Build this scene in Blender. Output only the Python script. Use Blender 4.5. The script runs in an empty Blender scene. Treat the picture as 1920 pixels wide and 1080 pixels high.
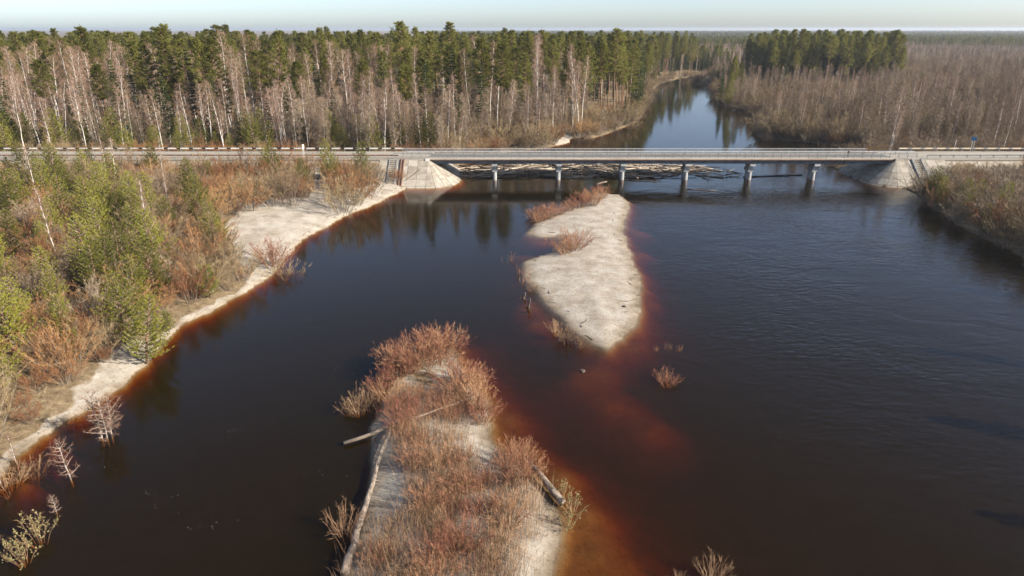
import bpy, math, random
import numpy as np
from mathutils import Vector

R = math.radians
sc = bpy.context.scene
COL = sc.collection

# ------------------------------------------------------------------ camera
CAM_H, PITCH, FPX = 33.0, R(20.8), 1280.0
cam = bpy.data.cameras.new('camera')
cam.lens = 24.0; cam.sensor_width = 36.0
cam.clip_start = 0.5; cam.clip_end = 30000
camo = bpy.data.objects.new('camera', cam); COL.objects.link(camo)
camo.location = (0, 0, CAM_H); camo.rotation_euler = (R(90) - PITCH, 0, 0)
sc.camera = camo

# ------------------------------------------------------------------ sky and sun
SUN_EL, SUN_AZ = R(29), R(111)          # azimuth clockwise from the viewing direction
world = bpy.data.worlds.new('World'); sc.world = world; world.use_nodes = True
wn, wl = world.node_tree.nodes, world.node_tree.links
sky = wn.new('ShaderNodeTexSky'); sky.sky_type = 'NISHITA'; sky.sun_disc = False
sky.sun_elevation = SUN_EL; sky.sun_rotation = SUN_AZ
sky.air_density = 0.6; sky.dust_density = 1.0; sky.ozone_density = 1.0
whs = wn.new('ShaderNodeHueSaturation'); whs.inputs['Saturation'].default_value = 0.9      # milky spring sky
wl.new(sky.outputs[0], whs.inputs['Color']); wl.new(whs.outputs[0], wn['Background'].inputs[0])
wn['Background'].inputs[1].default_value = 0.10
sun = bpy.data.lights.new('sun', 'SUN'); sun.energy = 4.8; sun.angle = R(0.53); sun.color = (1.0, 0.91, 0.77)
suno = bpy.data.objects.new('sun', sun); COL.objects.link(suno)
sdir = Vector((math.cos(SUN_EL) * math.sin(SUN_AZ), math.cos(SUN_EL) * math.cos(SUN_AZ), math.sin(SUN_EL)))
suno.rotation_euler = sdir.to_track_quat('Z', 'Y').to_euler()
suno.location = (200, -50, 150)

vs = sc.view_settings
vs.view_transform = 'Standard'; vs.look = 'None'; vs.exposure = 1.12; vs.gamma = 1.0; vs.use_curve_mapping = False
cy = sc.cycles
cy.max_bounces = 5; cy.diffuse_bounces = 2; cy.glossy_bounces = 2; cy.transmission_bounces = 3
cy.transparent_max_bounces = 8; cy.volume_bounces = 0
cy.caustics_reflective = False; cy.caustics_refractive = False
cy.use_denoising = True
cy.sample_clamp_indirect = 6.0

# ------------------------------------------------------------------ helpers
def P(px, py, z=0.0):
    """photo pixel (1920 x 1080) -> point of the plane at height z"""
    a = PITCH - math.atan2(540 - py, FPX)
    d = (CAM_H - z) / math.tan(a)
    dep = d * math.cos(PITCH) + (CAM_H - z) * math.sin(PITCH)
    return ((px - 960) / FPX * dep, d)

def tag(o, label=None, cat=None, group=None, kind=None):
    if label: o['label'] = label
    if cat: o['category'] = cat
    if group: o['group'] = group
    if kind: o['kind'] = kind
    return o

def link(name, data, parent=None, loc=(0, 0, 0), rot=(0, 0, 0), scale=(1, 1, 1)):
    o = bpy.data.objects.new(name, data); COL.objects.link(o)
    o.location = loc; o.rotation_euler = rot; o.scale = scale
    if parent: o.parent = parent
    return o

class MB:
    """collects polygons of one mesh"""
    def __init__(s): s.v = []; s.f = []; s.m = []; s.n = 0
    def add(s, verts, faces, mat=0):
        verts = np.asarray(verts, float).reshape(-1, 3)
        s.v.append(verts)
        for f in faces: s.f.append([i + s.n for i in f])
        s.m.extend([mat] * len(faces)); s.n += len(verts)
    def addn(s, verts, faces, mat=0):
        verts = np.asarray(verts, float).reshape(-1, 3)
        s.v.append(verts); s.f.extend((np.asarray(faces) + s.n).tolist())
        s.m.extend([mat] * len(faces)); s.n += len(verts)
    def box(s, c, d, mat=0, rz=0.0):
        x, y, z = [k / 2 for k in d]
        v = np.array([(-x,-y,-z),(x,-y,-z),(x,y,-z),(-x,y,-z),(-x,-y,z),(x,-y,z),(x,y,z),(-x,y,z)])
        if rz:
            cs, sn = math.cos(rz), math.sin(rz)
            v = np.stack([v[:,0]*cs - v[:,1]*sn, v[:,0]*sn + v[:,1]*cs, v[:,2]], 1)
        s.add(v + np.array(c), [(3,2,1,0),(4,5,6,7),(0,1,5,4),(1,2,6,5),(2,3,7,6),(3,0,4,7)], mat)
    def tube(s, pts, rad, sides=6, mat=0, cap=True):
        pts = np.asarray(pts, float); k = len(pts); rad = np.broadcast_to(np.asarray(rad, float), (k,))
        t = np.gradient(pts, axis=0); t /= np.linalg.norm(t, axis=1)[:, None] + 1e-9
        ref = np.array([0, 0, 1.0]) if abs(t[0][2]) < 0.9 else np.array([1.0, 0, 0])
        u = np.cross(t, ref); u /= np.linalg.norm(u, axis=1)[:, None] + 1e-9
        w = np.cross(t, u)
        a = np.arange(sides) / sides * 2 * math.pi
        ring = (u[:, None] * np.cos(a)[None, :, None] + w[:, None] * np.sin(a)[None, :, None]) * rad[:, None, None] + pts[:, None]
        f = [(i*sides+j, i*sides+(j+1) % sides, (i+1)*sides+(j+1) % sides, (i+1)*sides+j) for i in range(k-1) for j in range(sides)]
        if cap: f += [tuple(range(sides))[::-1], tuple((k-1)*sides + j for j in range(sides))]
        s.add(ring.reshape(-1, 3), f, mat)
    def spikes(s, p, d, w, rng, mat=0):
        """thin triangles from p along d, width w at the foot"""
        p = np.asarray(p); d = np.asarray(d); n = len(p)
        if n == 0: return
        r = rng.normal(size=(n, 3)); q = np.cross(d, r); q /= np.linalg.norm(q, axis=1)[:, None] + 1e-9
        q *= (np.broadcast_to(w, (n,)) / 2)[:, None]
        v = np.stack([p - q, p + q, p + d], 1).reshape(-1, 3)
        s.addn(v, np.arange(3 * n).reshape(-1, 3), mat)
    def ribbons(s, p0, p1, w0, w1, rng, mat=0):
        p0 = np.asarray(p0); p1 = np.asarray(p1); n = len(p0)
        if n == 0: return
        d = p1 - p0; r = rng.normal(size=(n, 3)); q = np.cross(d, r); q /= np.linalg.norm(q, axis=1)[:, None] + 1e-9
        a = q * (np.broadcast_to(w0, (n,)) / 2)[:, None]; b = q * (np.broadcast_to(w1, (n,)) / 2)[:, None]
        v = np.stack([p0 - a, p0 + a, p1 + b, p1 - b], 1).reshape(-1, 3)
        s.addn(v, np.arange(4 * n).reshape(-1, 4), mat)
    def mesh(s, name, mats, smooth=False):
        me = bpy.data.meshes.new(name)
        me.from_pydata(np.concatenate(s.v).tolist() if s.v else [], [], s.f)
        for m in (mats if isinstance(mats, (list, tuple)) else [mats]): me.materials.append(m)
        me.polygons.foreach_set('material_index', s.m)
        if smooth: me.polygons.foreach_set('use_smooth', [True] * len(s.f))
        me.update()
        return me
    def obj(s, name, mats, parent=None, smooth=False, **k):
        return link(name, s.mesh(name, mats, smooth), parent, **k)

def ramp_mat(name, cols, scale=3.0, rough=0.85, detail=6, coord='Object', stretch=(1,1,1), bump=0.0, bump_scale=None, objvar=0.0, island=0.0, spec=0.3, hue=0.0, thin=0.0):
    """procedural material: noise through a colour ramp, varied per object and per loose piece"""
    m = bpy.data.materials.new(name); m.use_nodes = True
    N, L = m.node_tree.nodes, m.node_tree.links
    b = N['Principled BSDF']; b.inputs['Roughness'].default_value = rough
    b.inputs['Specular IOR Level'].default_value = spec
    tc = N.new('ShaderNodeTexCoord'); mp = N.new('ShaderNodeMapping'); mp.inputs['Scale'].default_value = stretch
    L.new(tc.outputs[coord], mp.inputs[0])
    nz = N.new('ShaderNodeTexNoise'); nz.inputs['Scale'].default_value = scale; nz.inputs['Detail'].default_value = detail
    nz.inputs['Roughness'].default_value = 0.62
    L.new(mp.outputs[0], nz.inputs['Vector'])
    fac = nz.outputs['Fac']
    if objvar or island:
        acc = fac
        if objvar:
            oi = N.new('ShaderNodeObjectInfo'); ma = N.new('ShaderNodeMath'); ma.operation = 'MULTIPLY_ADD'
            L.new(oi.outputs['Random'], ma.inputs[0]); ma.inputs[1].default_value = objvar
            s0 = N.new('ShaderNodeMath'); s0.operation = 'SUBTRACT'; L.new(acc, s0.inputs[0]); s0.inputs[1].default_value = objvar / 2
            L.new(s0.outputs[0], ma.inputs[2]); acc = ma.outputs[0]
        if island:
            ge = N.new('ShaderNodeNewGeometry'); ma = N.new('ShaderNodeMath'); ma.operation = 'MULTIPLY_ADD'
            L.new(ge.outputs['Random Per Island'], ma.inputs[0]); ma.inputs[1].default_value = island
            s0 = N.new('ShaderNodeMath'); s0.operation = 'SUBTRACT'; L.new(acc, s0.inputs[0]); s0.inputs[1].default_value = island / 2
            L.new(s0.outputs[0], ma.inputs[2]); acc = ma.outputs[0]
        fac = acc
    cr = N.new('ShaderNodeValToRGB'); el = cr.color_ramp.elements
    ps = np.linspace(0.3, 0.7, len(cols))
    el[0].position = ps[0]; el[0].color = (*cols[0], 1); el[1].position = ps[-1]; el[1].color = (*cols[-1], 1)
    for p, c in list(zip(ps, cols))[1:-1]:
        e = el.new(p); e.color = (*c, 1)
    L.new(fac, cr.inputs[0])
    out = cr.outputs[0]
    if hue:
        oi = N.new('ShaderNodeObjectInfo'); hs = N.new('ShaderNodeHueSaturation')
        ma = N.new('ShaderNodeMath'); ma.operation = 'MULTIPLY_ADD'; L.new(oi.outputs['Random'], ma.inputs[0])
        ma.inputs[1].default_value = hue; ma.inputs[2].default_value = 0.5 - hue / 2
        L.new(ma.outputs[0], hs.inputs['Hue']); L.new(out, hs.inputs['Color']); out = hs.outputs[0]
    L.new(out, b.inputs['Base Color'])
    if thin:
        tl = N.new('ShaderNodeBsdfTranslucent'); L.new(out, tl.inputs['Color']); mx = N.new('ShaderNodeMixShader'); mx.inputs[0].default_value = thin
        L.new(b.outputs[0], mx.inputs[1]); L.new(tl.outputs[0], mx.inputs[2]); L.new(mx.outputs[0], [q for q in N if q.type == 'OUTPUT_MATERIAL'][0].inputs[0])
    if bump:
        bp = N.new('ShaderNodeBump'); bp.inputs['Strength'].default_value = bump; bp.inputs['Distance'].default_value = 0.05
        n2 = N.new('ShaderNodeTexNoise'); n2.inputs['Scale'].default_value = bump_scale or scale * 4; n2.inputs['Detail'].default_value = 5
        L.new(mp.outputs[0], n2.inputs['Vector']); L.new(n2.outputs['Fac'], bp.inputs['Height']); L.new(bp.outputs[0], b.inputs['Normal'])
    return m

M = {}
M['concrete'] = ramp_mat('concrete', [(0.22,0.19,0.155),(0.30,0.27,0.225),(0.37,0.34,0.29)], 0.9, 0.9, bump=0.2, bump_scale=9, objvar=0.25, coord='Object')
M['concrete_grey'] = ramp_mat('concrete_grey', [(0.26,0.27,0.27),(0.36,0.37,0.37),(0.44,0.45,0.44)], 1.1, 0.88, stretch=(1,1,0.35), bump=0.15)
M['girder'] = ramp_mat('girder_steel', [(0.07,0.08,0.095),(0.12,0.135,0.15),(0.17,0.18,0.19)], 0.8, 0.6, stretch=(0.4,1,2), spec=0.4)
M['rust'] = ramp_mat('rusty_steel', [(0.10,0.045,0.03),(0.19,0.09,0.055),(0.25,0.15,0.10)], 1.2, 0.8, stretch=(0.5,2,2))
M['rail'] = ramp_mat('galvanised_steel', [(0.30,0.31,0.32),(0.40,0.41,0.42),(0.46,0.46,0.45)], 1.5, 0.5, spec=0.5)
M['rail_dark'] = ramp_mat('dark_steel', [(0.13,0.14,0.15),(0.19,0.20,0.21),(0.24,0.23,0.21)], 1.5, 0.55, spec=0.5)
M['white_paint'] = ramp_mat('white_paint', [(0.40,0.385,0.35),(0.56,0.55,0.52),(0.66,0.65,0.62)], 1.3, 0.6, objvar=0.3)
M['black_paint'] = ramp_mat('black_paint', [(0.02,0.02,0.022),(0.04,0.04,0.042)], 1.3, 0.6)
M['cream_paint'] = ramp_mat('cream_paint', [(0.45,0.38,0.27),(0.60,0.53,0.41)], 1.3, 0.7, objvar=0.3)
M['asphalt'] = ramp_mat('asphalt', [(0.09,0.088,0.085),(0.13,0.126,0.12),(0.17,0.163,0.15)], 0.35, 0.92, stretch=(0.2,1,1), bump=0.1, bump_scale=20)
M['deckpave'] = ramp_mat('deck_pavement', [(0.23,0.205,0.17),(0.31,0.28,0.235),(0.36,0.33,0.275)], 0.5, 0.92, stretch=(0.3,1,1))
M['dusty_road'] = ramp_mat('dusty_road', [(0.21,0.19,0.16),(0.29,0.265,0.225),(0.36,0.33,0.28)], 0.25, 0.95, stretch=(0.15,1,1))
M['walk'] = ramp_mat('pale_walkway', [(0.30,0.27,0.225),(0.40,0.37,0.32),(0.46,0.43,0.38)], 0.5, 0.92, stretch=(0.3,1,1))
M['blue_sign'] = ramp_mat('blue_sign', [(0.05,0.16,0.30),(0.07,0.20,0.36)], 2, 0.5)
M['wood'] = ramp_mat('weathered_wood', [(0.15,0.115,0.085),(0.30,0.245,0.19),(0.44,0.38,0.31)], 2.2, 0.9, stretch=(3,3,0.5), objvar=0.6, bump=0.3, bump_scale=6)
M['wood_dark'] = ramp_mat('wet_wood', [(0.03,0.025,0.02),(0.07,0.055,0.045),(0.13,0.10,0.08)], 2.2, 0.7, stretch=(3,3,0.5), objvar=0.4)
M['bark_log'] = ramp_mat('log_bark', [(0.08,0.06,0.045),(0.22,0.175,0.14),(0.40,0.34,0.28)], 2.6, 0.95, stretch=(1.5,1.5,0.6), bump=0.5, bump_scale=12)
M['birch_bark'] = ramp_mat('birch_bark', [(0.10,0.085,0.07),(0.52,0.48,0.43),(0.66,0.62,0.57),(0.70,0.67,0.63)], 1.3, 0.85, stretch=(2,2,1.1), objvar=0.2)
M['birch_limb'] = ramp_mat('birch_limb', [(0.20,0.155,0.125),(0.36,0.305,0.265)], 0.8, 0.9, objvar=0.3)
M['birch_twig'] = ramp_mat('birch_twig', [(0.19,0.112,0.074),(0.29,0.182,0.125),(0.37,0.25,0.18)], 0.4, 0.9, objvar=0.8, island=0.4)
M['grey_bark'] = ramp_mat('grey_bark', [(0.125,0.095,0.073),(0.205,0.165,0.132),(0.28,0.235,0.195)], 1.0, 0.95, objvar=0.4)
M['grey_twig'] = ramp_mat('grey_twig', [(0.16,0.110,0.072),(0.25,0.182,0.122),(0.33,0.255,0.178)], 0.3, 0.95, objvar=0.6, island=0.4)
M['tan_twig'] = ramp_mat('tan_twig', [(0.15,0.105,0.058),(0.25,0.18,0.098),(0.33,0.25,0.14)], 0.3, 0.95, objvar=0.6, island=0.4)
M['orange_twig'] = ramp_mat('orange_twig', [(0.18,0.085,0.036),(0.31,0.155,0.066),(0.39,0.22,0.10)], 0.3, 0.9, objvar=0.5, island=0.4, hue=0.02)
M['red_twig'] = ramp_mat('red_twig', [(0.19,0.082,0.046),(0.33,0.150,0.086),(0.42,0.22,0.13)], 0.3, 0.85, objvar=0.45, island=0.5, hue=0.025)
M['shoot'] = ramp_mat('bare_shoot', [(0.15,0.085,0.05),(0.28,0.165,0.095),(0.38,0.255,0.15)], 0.3, 0.9, objvar=0.4, island=0.7)
M['pine_bark'] = ramp_mat('pine_bark', [(0.10,0.065,0.045),(0.19,0.115,0.07),(0.27,0.155,0.085)], 0.7, 0.95, objvar=0.2)
M['pine_needle'] = ramp_mat('pine_needle', [(0.10,0.105,0.018),(0.172,0.168,0.033),(0.24,0.225,0.052)], 0.35, 0.8, objvar=0.5, island=0.2, hue=0.02, thin=0.5)
M['spruce_needle'] = ramp_mat('spruce_needle', [(0.036,0.052,0.014),(0.068,0.086,0.021),(0.105,0.118,0.03)], 0.35, 0.8, objvar=0.4, island=0.2, thin=0.35)
M['young_needle'] = ramp_mat('young_pine_needle', [(0.105,0.115,0.015),(0.195,0.195,0.026),(0.29,0.265,0.042)], 0.5, 0.75, objvar=0.6, island=0.25, thin=0.35, hue=0.025)
M['dry_grass'] = ramp_mat('dry_grass', [(0.15,0.10,0.05),(0.27,0.20,0.105),(0.38,0.30,0.18)], 0.3, 0.95, objvar=0.3, island=0.7)
M['catkin'] = ramp_mat('catkin', [(0.17,0.15,0.06),(0.27,0.24,0.11)], 0.5, 0.9, island=0.5)

# ------------------------------------------------------------------ shorelines (photo pixels at water level -> metres)
def poly(pts): return [P(*p) for p in pts]
LEFT = [(-95, -220), (-62, -60), P(-340, 1200), P(-200, 1050), P(-100, 955)] + poly([
    (0,893),(26,858),(68,829),(106,803),(170,765),(234,722),(264,692),(310,640),(345,607),(390,588),(440,560),(480,535),(508,520),
    (530,497),(557,462),(580,443),(612,430),(640,412),(662,400),(690,390),(720,376),(745,363),(765,352),(800,346),(830,340),(850,334)]) + \
    [(-14.5, 168), (-13, 177)] + poly([(880,306),(900,300),(930,291),(960,286),(1022,280),(1072,267),(1067,260),(1110,260),
    (1140,252),(1172,239),(1196,228),(1206,215),(1210,200),(1220,178),(1238,157),(1270,150),(1288,146.5)]) + \
    [(170, 600), (2000, 1500), (15000, 2000), (15000, 20000), (-15000, 20000), (-15000, -220)]
RIGHT = [(60, -220), P(2600,1250), P(2330,1050), P(2190,820), P(2080,640), P(2010,545)] + poly([(1960,508),(1920,487),(1870,462),(1830,443),(1790,421),(1755,398),
    (1735,380),(1718,366),(1690,352),(1655,350),(1625,343),(1605,337)]) + [(80.5,165),(81,174)] + poly([(1650,282),(1610,274),(1560,274),(1493,267),(1440,262),(1423,253),(1413,217),(1390,207),
    (1352,199),(1338,185),(1336,163),(1305,158),(1300,151)]) + [(170, 601), (2000, 1501), (15000, 2001), (15000, -220)]
ISLA = poly([(610,1190),(636,1080),(662,1000),(680,940),(693,876),(692,802),(709,752),(735,722),(722,700),(735,668),(770,650),(815,640),(848,655),(862,685),(880,710),(905,752),
    (915,798),(917,822),(947,853),(984,882),(1017,913),(1042,950),(1050,997),(1046,1043),(1038,1090),(1000,1190)])
ISLB = poly([(1126,361),(1160,365),(1180,378),(1178,395),(1172,410),(1172,440),(1178,460),(1190,493),(1203,527),(1204,577),(1200,607),(1165,636),(1135,655),
    (1103,642),(1062,612),(1047,592),(1003,553),(983,527),(979,494),(1000,481),(1040,472),(1046,446),(1010,446),(987,440),(1000,420),(1030,408),(1000,412),(990,402),(1030,392),(1075,383),(1105,368)])
PADS = [poly(q) for q in ()]

def pnp(x, y, pg):
    ins = np.zeros(x.shape, bool); n = len(pg); j = n - 1
    for i in range(n):
        xi, yi = pg[i]; xj, yj = pg[j]
        if yi != yj:
            c = ((yi > y) != (yj > y)) & (x < (xj - xi) * (y - yi) / (yj - yi) + xi); ins ^= c
        j = i
    return ins

def sdf(x, y, pg):
    d2 = np.full(x.shape, 1e18); n = len(pg)
    for i in range(n):
        ax, ay = pg[i]; bx, by = pg[(i + 1) % n]
        dx, dy = bx - ax, by - ay; t = np.clip(((x - ax) * dx + (y - ay) * dy) / (dx * dx + dy * dy + 1e-12), 0, 1)
        e = (x - ax - t * dx) ** 2 + (y - ay - t * dy) ** 2
        np.minimum(d2, e, out=d2)
    return np.sqrt(d2) * np.where(pnp(x, y, pg), 1, -1)

_rs = np.random.RandomState(5); _W = [(_rs.uniform(-1, 1, 2), _rs.uniform(0, 6.28)) for _ in range(24)]
def wob(x, y, scale):
    """smooth pseudo-random field about -1..1"""
    s = 0
    for i, (k, ph) in enumerate(_W[:12]):
        f = 1.0 + 0.35 * i
        s = s + np.sin((k[0] * x + k[1] * y) * f / scale + ph) / (1 + 0.3 * i)
    return s / 3.2

# road embankments: flat top, sides falling 1 : 1.4, ends rounded into cones
ROAD_Z, YN, YF, XL, XR = 5.2, 156.3, 166.7, -19.2, 87.8
def emb(x, y, slope=1.4):
    dl = np.hypot(np.maximum(x - XL, 0), np.maximum(np.maximum(YN - y, y - YF), 0))
    dr = np.hypot(np.maximum(XR - x, 0), np.maximum(np.maximum(YN - y, y - YF), 0))
    return ROAD_Z - np.minimum(dl, dr) / slope
SHOALS = [(1090,700,4.0,0.9),(1150,745,4.2,0.85),(1215,790,4.0,0.95),(1010,600,3.2,.55),(990,570,3.0,.5),(1185,640,2.6,.6),(950,780,2.2,.5),(985,840,2.2,.42),(1045,890,2.4,.42),(1085,960,2.5,.42),(1100,1030,2.8,.45),(1140,1070,3.0,.6),(1190,1120,3.2,.7),
    (1010,450,3.0,.35),(985,475,3.0,.5),(1195,430,3.0,.5),(1200,470,2.5,.5),(870,700,2.2,.5),(1215,560,1.8,.6),(1120,690,3,.7),(40,900,1.8,.5),(100,830,1.5,.4)]
SHO = [(*P(a, b), r, d) for a, b, r, d in SHOALS]
def height(x, y, noise=True):
    x = np.asarray(x, float); y = np.asarray(y, float)
    w = wob(x, y, 2.2) * 0.38 + wob(y, x, 0.75) * 0.16 if noise else 0
    sl, sr = sdf(x, y, LEFT) + w, sdf(x, y, RIGHT) + w
    near = (y < 175) & (np.abs(x) < 70)
    sa = np.full(x.shape, -99.0); sb = sa.copy()
    if near.any():
        wn_ = w[near] if noise else 0
        sa[near] = sdf(x[near], y[near], ISLA) + wn_; sb[near] = sdf(x[near], y[near], ISLB) + wn_
    bank = np.maximum(sl, sr)
    h = np.where(bank > 0, 2.3 * (1 - np.exp(-np.maximum(bank, 0) / 9.0)), -3.4 * (1 - np.exp(np.minimum(bank, 0) / 0.28)))
    # the near island drops off steeply on its left side and shelves gently on its right
    (ax, ay), (cx, cy_) = P(740, 1000), P(800, 690)
    rgt = np.clip(((x - ax) * (cy_ - ay) - (y - ay) * (cx - ax)) / math.hypot(cx - ax, cy_ - ay) / 3.0, 0, 1)
    for s, hm, k, fall in ((sa, 0.55, 3.0, 1.2 + 6.0 * rgt), (sb, 0.6, 4.0, 4.6)):
        hi = np.where(s > 0, hm * (1 - np.exp(-np.maximum(s, 0) / k)), -3.4 * (1 - np.exp(np.minimum(s, 0) / fall)))
        h = np.maximum(h, hi)
    for sx, sy, r, d in SHO:
        q = np.exp(-((x - sx) ** 2 + (y - sy) ** 2) / (r * r))
        h = np.where(h < -0.05, h + (np.maximum(h, -d) - h) * q, h)
    if noise:
        h = h + 0.05 * wob(x, y, 0.6) * (h > -0.5) + 0.10 * wob(x, y, 3.0) * np.clip((bank - 3) / 6, 0, 1)
    e = emb(x, y) - 0.32
    h = np.where((e > h) & (e > -3), e, h)
    return h
def hz(x, y): return float(height(np.array([x]), np.array([y]))[0])

BEACH = [poly(q) for q in (
    [(640,410),(600,435),(556,464),(530,500),(480,530),(455,500),(425,470),(432,440),(480,397),(560,388),(584,386),(592,352),(572,310),(612,310),(612,350),(622,384),(690,362),(735,345),(752,360),(690,392)],
    [(250,650),(290,662),(262,694),(185,756),(160,758),(175,720),(215,690)],
    [(1065,255),(1100,225),(1082,222),(1062,245),(1045,272),(1072,268)])]

# ------------------------------------------------------------------ ground sheet
ys = [-200, -150, -110, -80, -50, -30, -15, -5, 5, 12, 18]
y_ = 22.0
while y_ < 420: ys.append(y_); y_ *= 1.0068
while y_ < 14000: ys.append(y_); y_ *= 1.05
ys = np.array(ys); us = np.linspace(-1.2, 1.2, 540)
GX = us[None, :] * (np.maximum(ys, 25)[:, None] + 15); GY = np.repeat(ys[:, None], len(us), 1)
GZ = height(GX.ravel(), GY.ravel())
bank0 = np.maximum(sdf(GX.ravel(), GY.ravel(), LEFT), sdf(GX.ravel(), GY.ravel(), RIGHT))
bs = np.full(GX.size, -99.0)
for b in BEACH: bs = np.maximum(bs, sdf(GX.ravel(), GY.ravel(), b))
litter = np.clip((bank0 - np.where((GY.ravel() > 175) | (GX.ravel() > 45), -1.5, 0.45) + 0.8 * wob(GX.ravel(), GY.ravel(), 1.5)) / 1.0, 0, 1) * np.clip((-bs + 0.9 * wob(GX.ravel(), GY.ravel(), 1.2)) / 1.4, 0, 1)
xx, yy = GX.ravel(), GY.ravel()
sa_ = sdf(xx, yy, ISLA)
lax, lay = P(840, 960)
# dry stalk litter under the willows of the near island
la = np.exp(-(((xx - lax) / 4.4) ** 2 + ((yy - lay) / 9) ** 2)) * 1.3 + 0.55 * wob(xx, yy, 0.9) - 0.4
lu, lv = P(810, 730)
la = np.maximum(la, np.exp(-(((xx - lu) / 3.5) ** 2 + ((yy - lv) / 5) ** 2)) * 1.2 + 0.5 * wob(xx, yy, 0.8) - 0.4)
litter = np.maximum(litter, np.clip(la * 0.8, 0, 0.7) * np.clip(sa_ / 0.8, 0, 1))
embm = (emb(xx, yy) > 0.5) & (np.abs(yy - 161) < 16)
litter = np.where(embm, np.clip(0.55 + 0.4 * wob(xx, yy, 1.5), 0, 1) * np.clip(np.abs(yy - 161.5) - 5.0, 0, 1), litter)
nr, nc = GX.shape
idx = np.arange(nr * nc).reshape(nr, nc)
quads = np.stack([idx[:-1, :-1], idx[:-1, 1:], idx[1:, 1:], idx[1:, :-1]], -1).reshape(-1, 4)
me = bpy.data.meshes.new('ground')
me.vertices.add(nr * nc); me.vertices.foreach_set('co', np.stack([xx, yy, GZ], 1).ravel())
me.loops.add(quads.size); me.loops.foreach_set('vertex_index', quads.ravel())
me.polygons.add(len(quads)); me.polygons.foreach_set('loop_start', np.arange(0, quads.size, 4)); me.polygons.foreach_set('use_smooth', np.ones(len(quads), bool))
me.update(calc_edges=True)
at = me.attributes.new('litter', 'FLOAT', 'POINT'); at.data.foreach_set('value', litter.astype(np.float32))

gm = bpy.data.materials.new('sand_and_litter'); gm.use_nodes = True
N, L = gm.node_tree.nodes, gm.node_tree.links
b = N['Principled BSDF']; b.inputs['Roughness'].default_value = 0.95; b.inputs['Specular IOR Level'].default_value = 0.2
def noise(N, L, vec, scale, detail=5, rough=0.6):
    n = N.new('ShaderNodeTexNoise'); n.inputs['Scale'].default_value = scale; n.inputs['Detail'].default_value = detail; n.inputs['Roughness'].default_value = rough
    L.new(vec, n.inputs['Vector']); return n.outputs['Fac']
def ramp(N, L, fac, stops):
    r = N.new('ShaderNodeValToRGB'); e = r.color_ramp.elements
    e[0].position, e[0].color = stops[0][0], (*stops[0][1], 1); e[1].position, e[1].color = stops[-1][0], (*stops[-1][1], 1)
    for p, c in stops[1:-1]:
        q = e.new(p); q.color = (*c, 1)
    L.new(fac, r.inputs[0]); return r.outputs[0]
def mixc(N, L, fac, a, bb):
    m = N.new('ShaderNodeMix'); m.data_type = 'RGBA'; L.new(fac, m.inputs[0]); L.new(a, m.inputs[6]); L.new(bb, m.inputs[7]); return m.outputs[2]
geo = N.new('ShaderNodeNewGeometry'); pos = geo.outputs['Position']
sand = ramp(N, L, noise(N, L, pos, 0.5, 7), [(0.25,(0.27,0.235,0.19)),(0.5,(0.385,0.35,0.30)),(0.75,(0.47,0.435,0.385))])
spk = ramp(N, L, noise(N, L, pos, 3.2, 6, 0.75), [(0.54,(1,1,1)),(0.66,(0.42,0.34,0.25))])
mu = N.new('ShaderNodeMix'); mu.data_type = 'RGBA'; mu.blend_type = 'MULTIPLY'; mu.inputs[0].default_value = 0.75
L.new(sand, mu.inputs[6]); L.new(spk, mu.inputs[7])
lit = ramp(N, L, noise(N, L, pos, 1.4, 8, 0.7), [(0.28,(0.075,0.052,0.03)),(0.5,(0.17,0.125,0.075)),(0.72,(0.29,0.225,0.14))])
atn = N.new('ShaderNodeAttribute'); atn.attribute_name = 'litter'
m1 = N.new('ShaderNodeMath'); m1.operation = 'MULTIPLY_ADD'; L.new(noise(N, L, pos, 1.1, 6, 0.7), m1.inputs[0]); m1.inputs[1].default_value = 0.9; m1.inputs[2].default_value = -0.45
m2 = N.new('ShaderNodeMath'); m2.operation = 'ADD'; L.new(atn.outputs['Fac'], m2.inputs[0]); L.new(m1.outputs[0], m2.inputs[1])
rmp = ramp(N, L, m2.outputs[0], [(0.35,(0,0,0)),(0.62,(1,1,1))])
silt = ramp(N, L, noise(N, L, pos, 0.33, 6, 0.65), [(0.44,(1,1,1)),(0.60,(0.66,0.58,0.48))])
ms_ = N.new('ShaderNodeMix'); ms_.data_type = 'RGBA'; ms_.blend_type = 'MULTIPLY'; ms_.inputs[0].default_value = 0.45; L.new(mu.outputs[2], ms_.inputs[6]); L.new(silt, ms_.inputs[7])
fine = ramp(N, L, noise(N, L, pos, 9.0, 4, 0.8), [(0.50,(1,1,1)),(0.70,(0.55,0.47,0.38))])
mf_ = N.new('ShaderNodeMix'); mf_.data_type = 'RGBA'; mf_.blend_type = 'MULTIPLY'; mf_.inputs[0].default_value = 0.45; L.new(ms_.outputs[2], mf_.inputs[6]); L.new(fine, mf_.inputs[7])
colg = mixc(N, L, rmp, mf_.outputs[2], lit)
# wet sand at the waterline
sx = N.new('ShaderNodeSeparateXYZ'); L.new(pos, sx.inputs[0])
wet = ramp(N, L, sx.outputs['Z'], [(0.02,(0.50,0.44,0.38)),(0.10,(0.74,0.69,0.63)),(0.22,(1,1,1))])
mw = N.new('ShaderNodeMix'); mw.data_type = 'RGBA'; mw.blend_type = 'MULTIPLY'; mw.inputs[0].default_value = 1.0
L.new(colg, mw.inputs[6]); L.new(wet, mw.inputs[7]); L.new(mw.outputs[2], b.inputs['Base Color'])
bp = N.new('ShaderNodeBump'); bp.inputs['Strength'].default_value = 0.6; bp.inputs['Distance'].default_value = 0.12
L.new(noise(N, L, pos, 2.5, 8, 0.7), bp.inputs['Height']); L.new(bp.outputs[0], b.inputs['Normal'])
me.materials.append(gm)
ground = link('ground', me); tag(ground, kind='structure')

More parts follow.
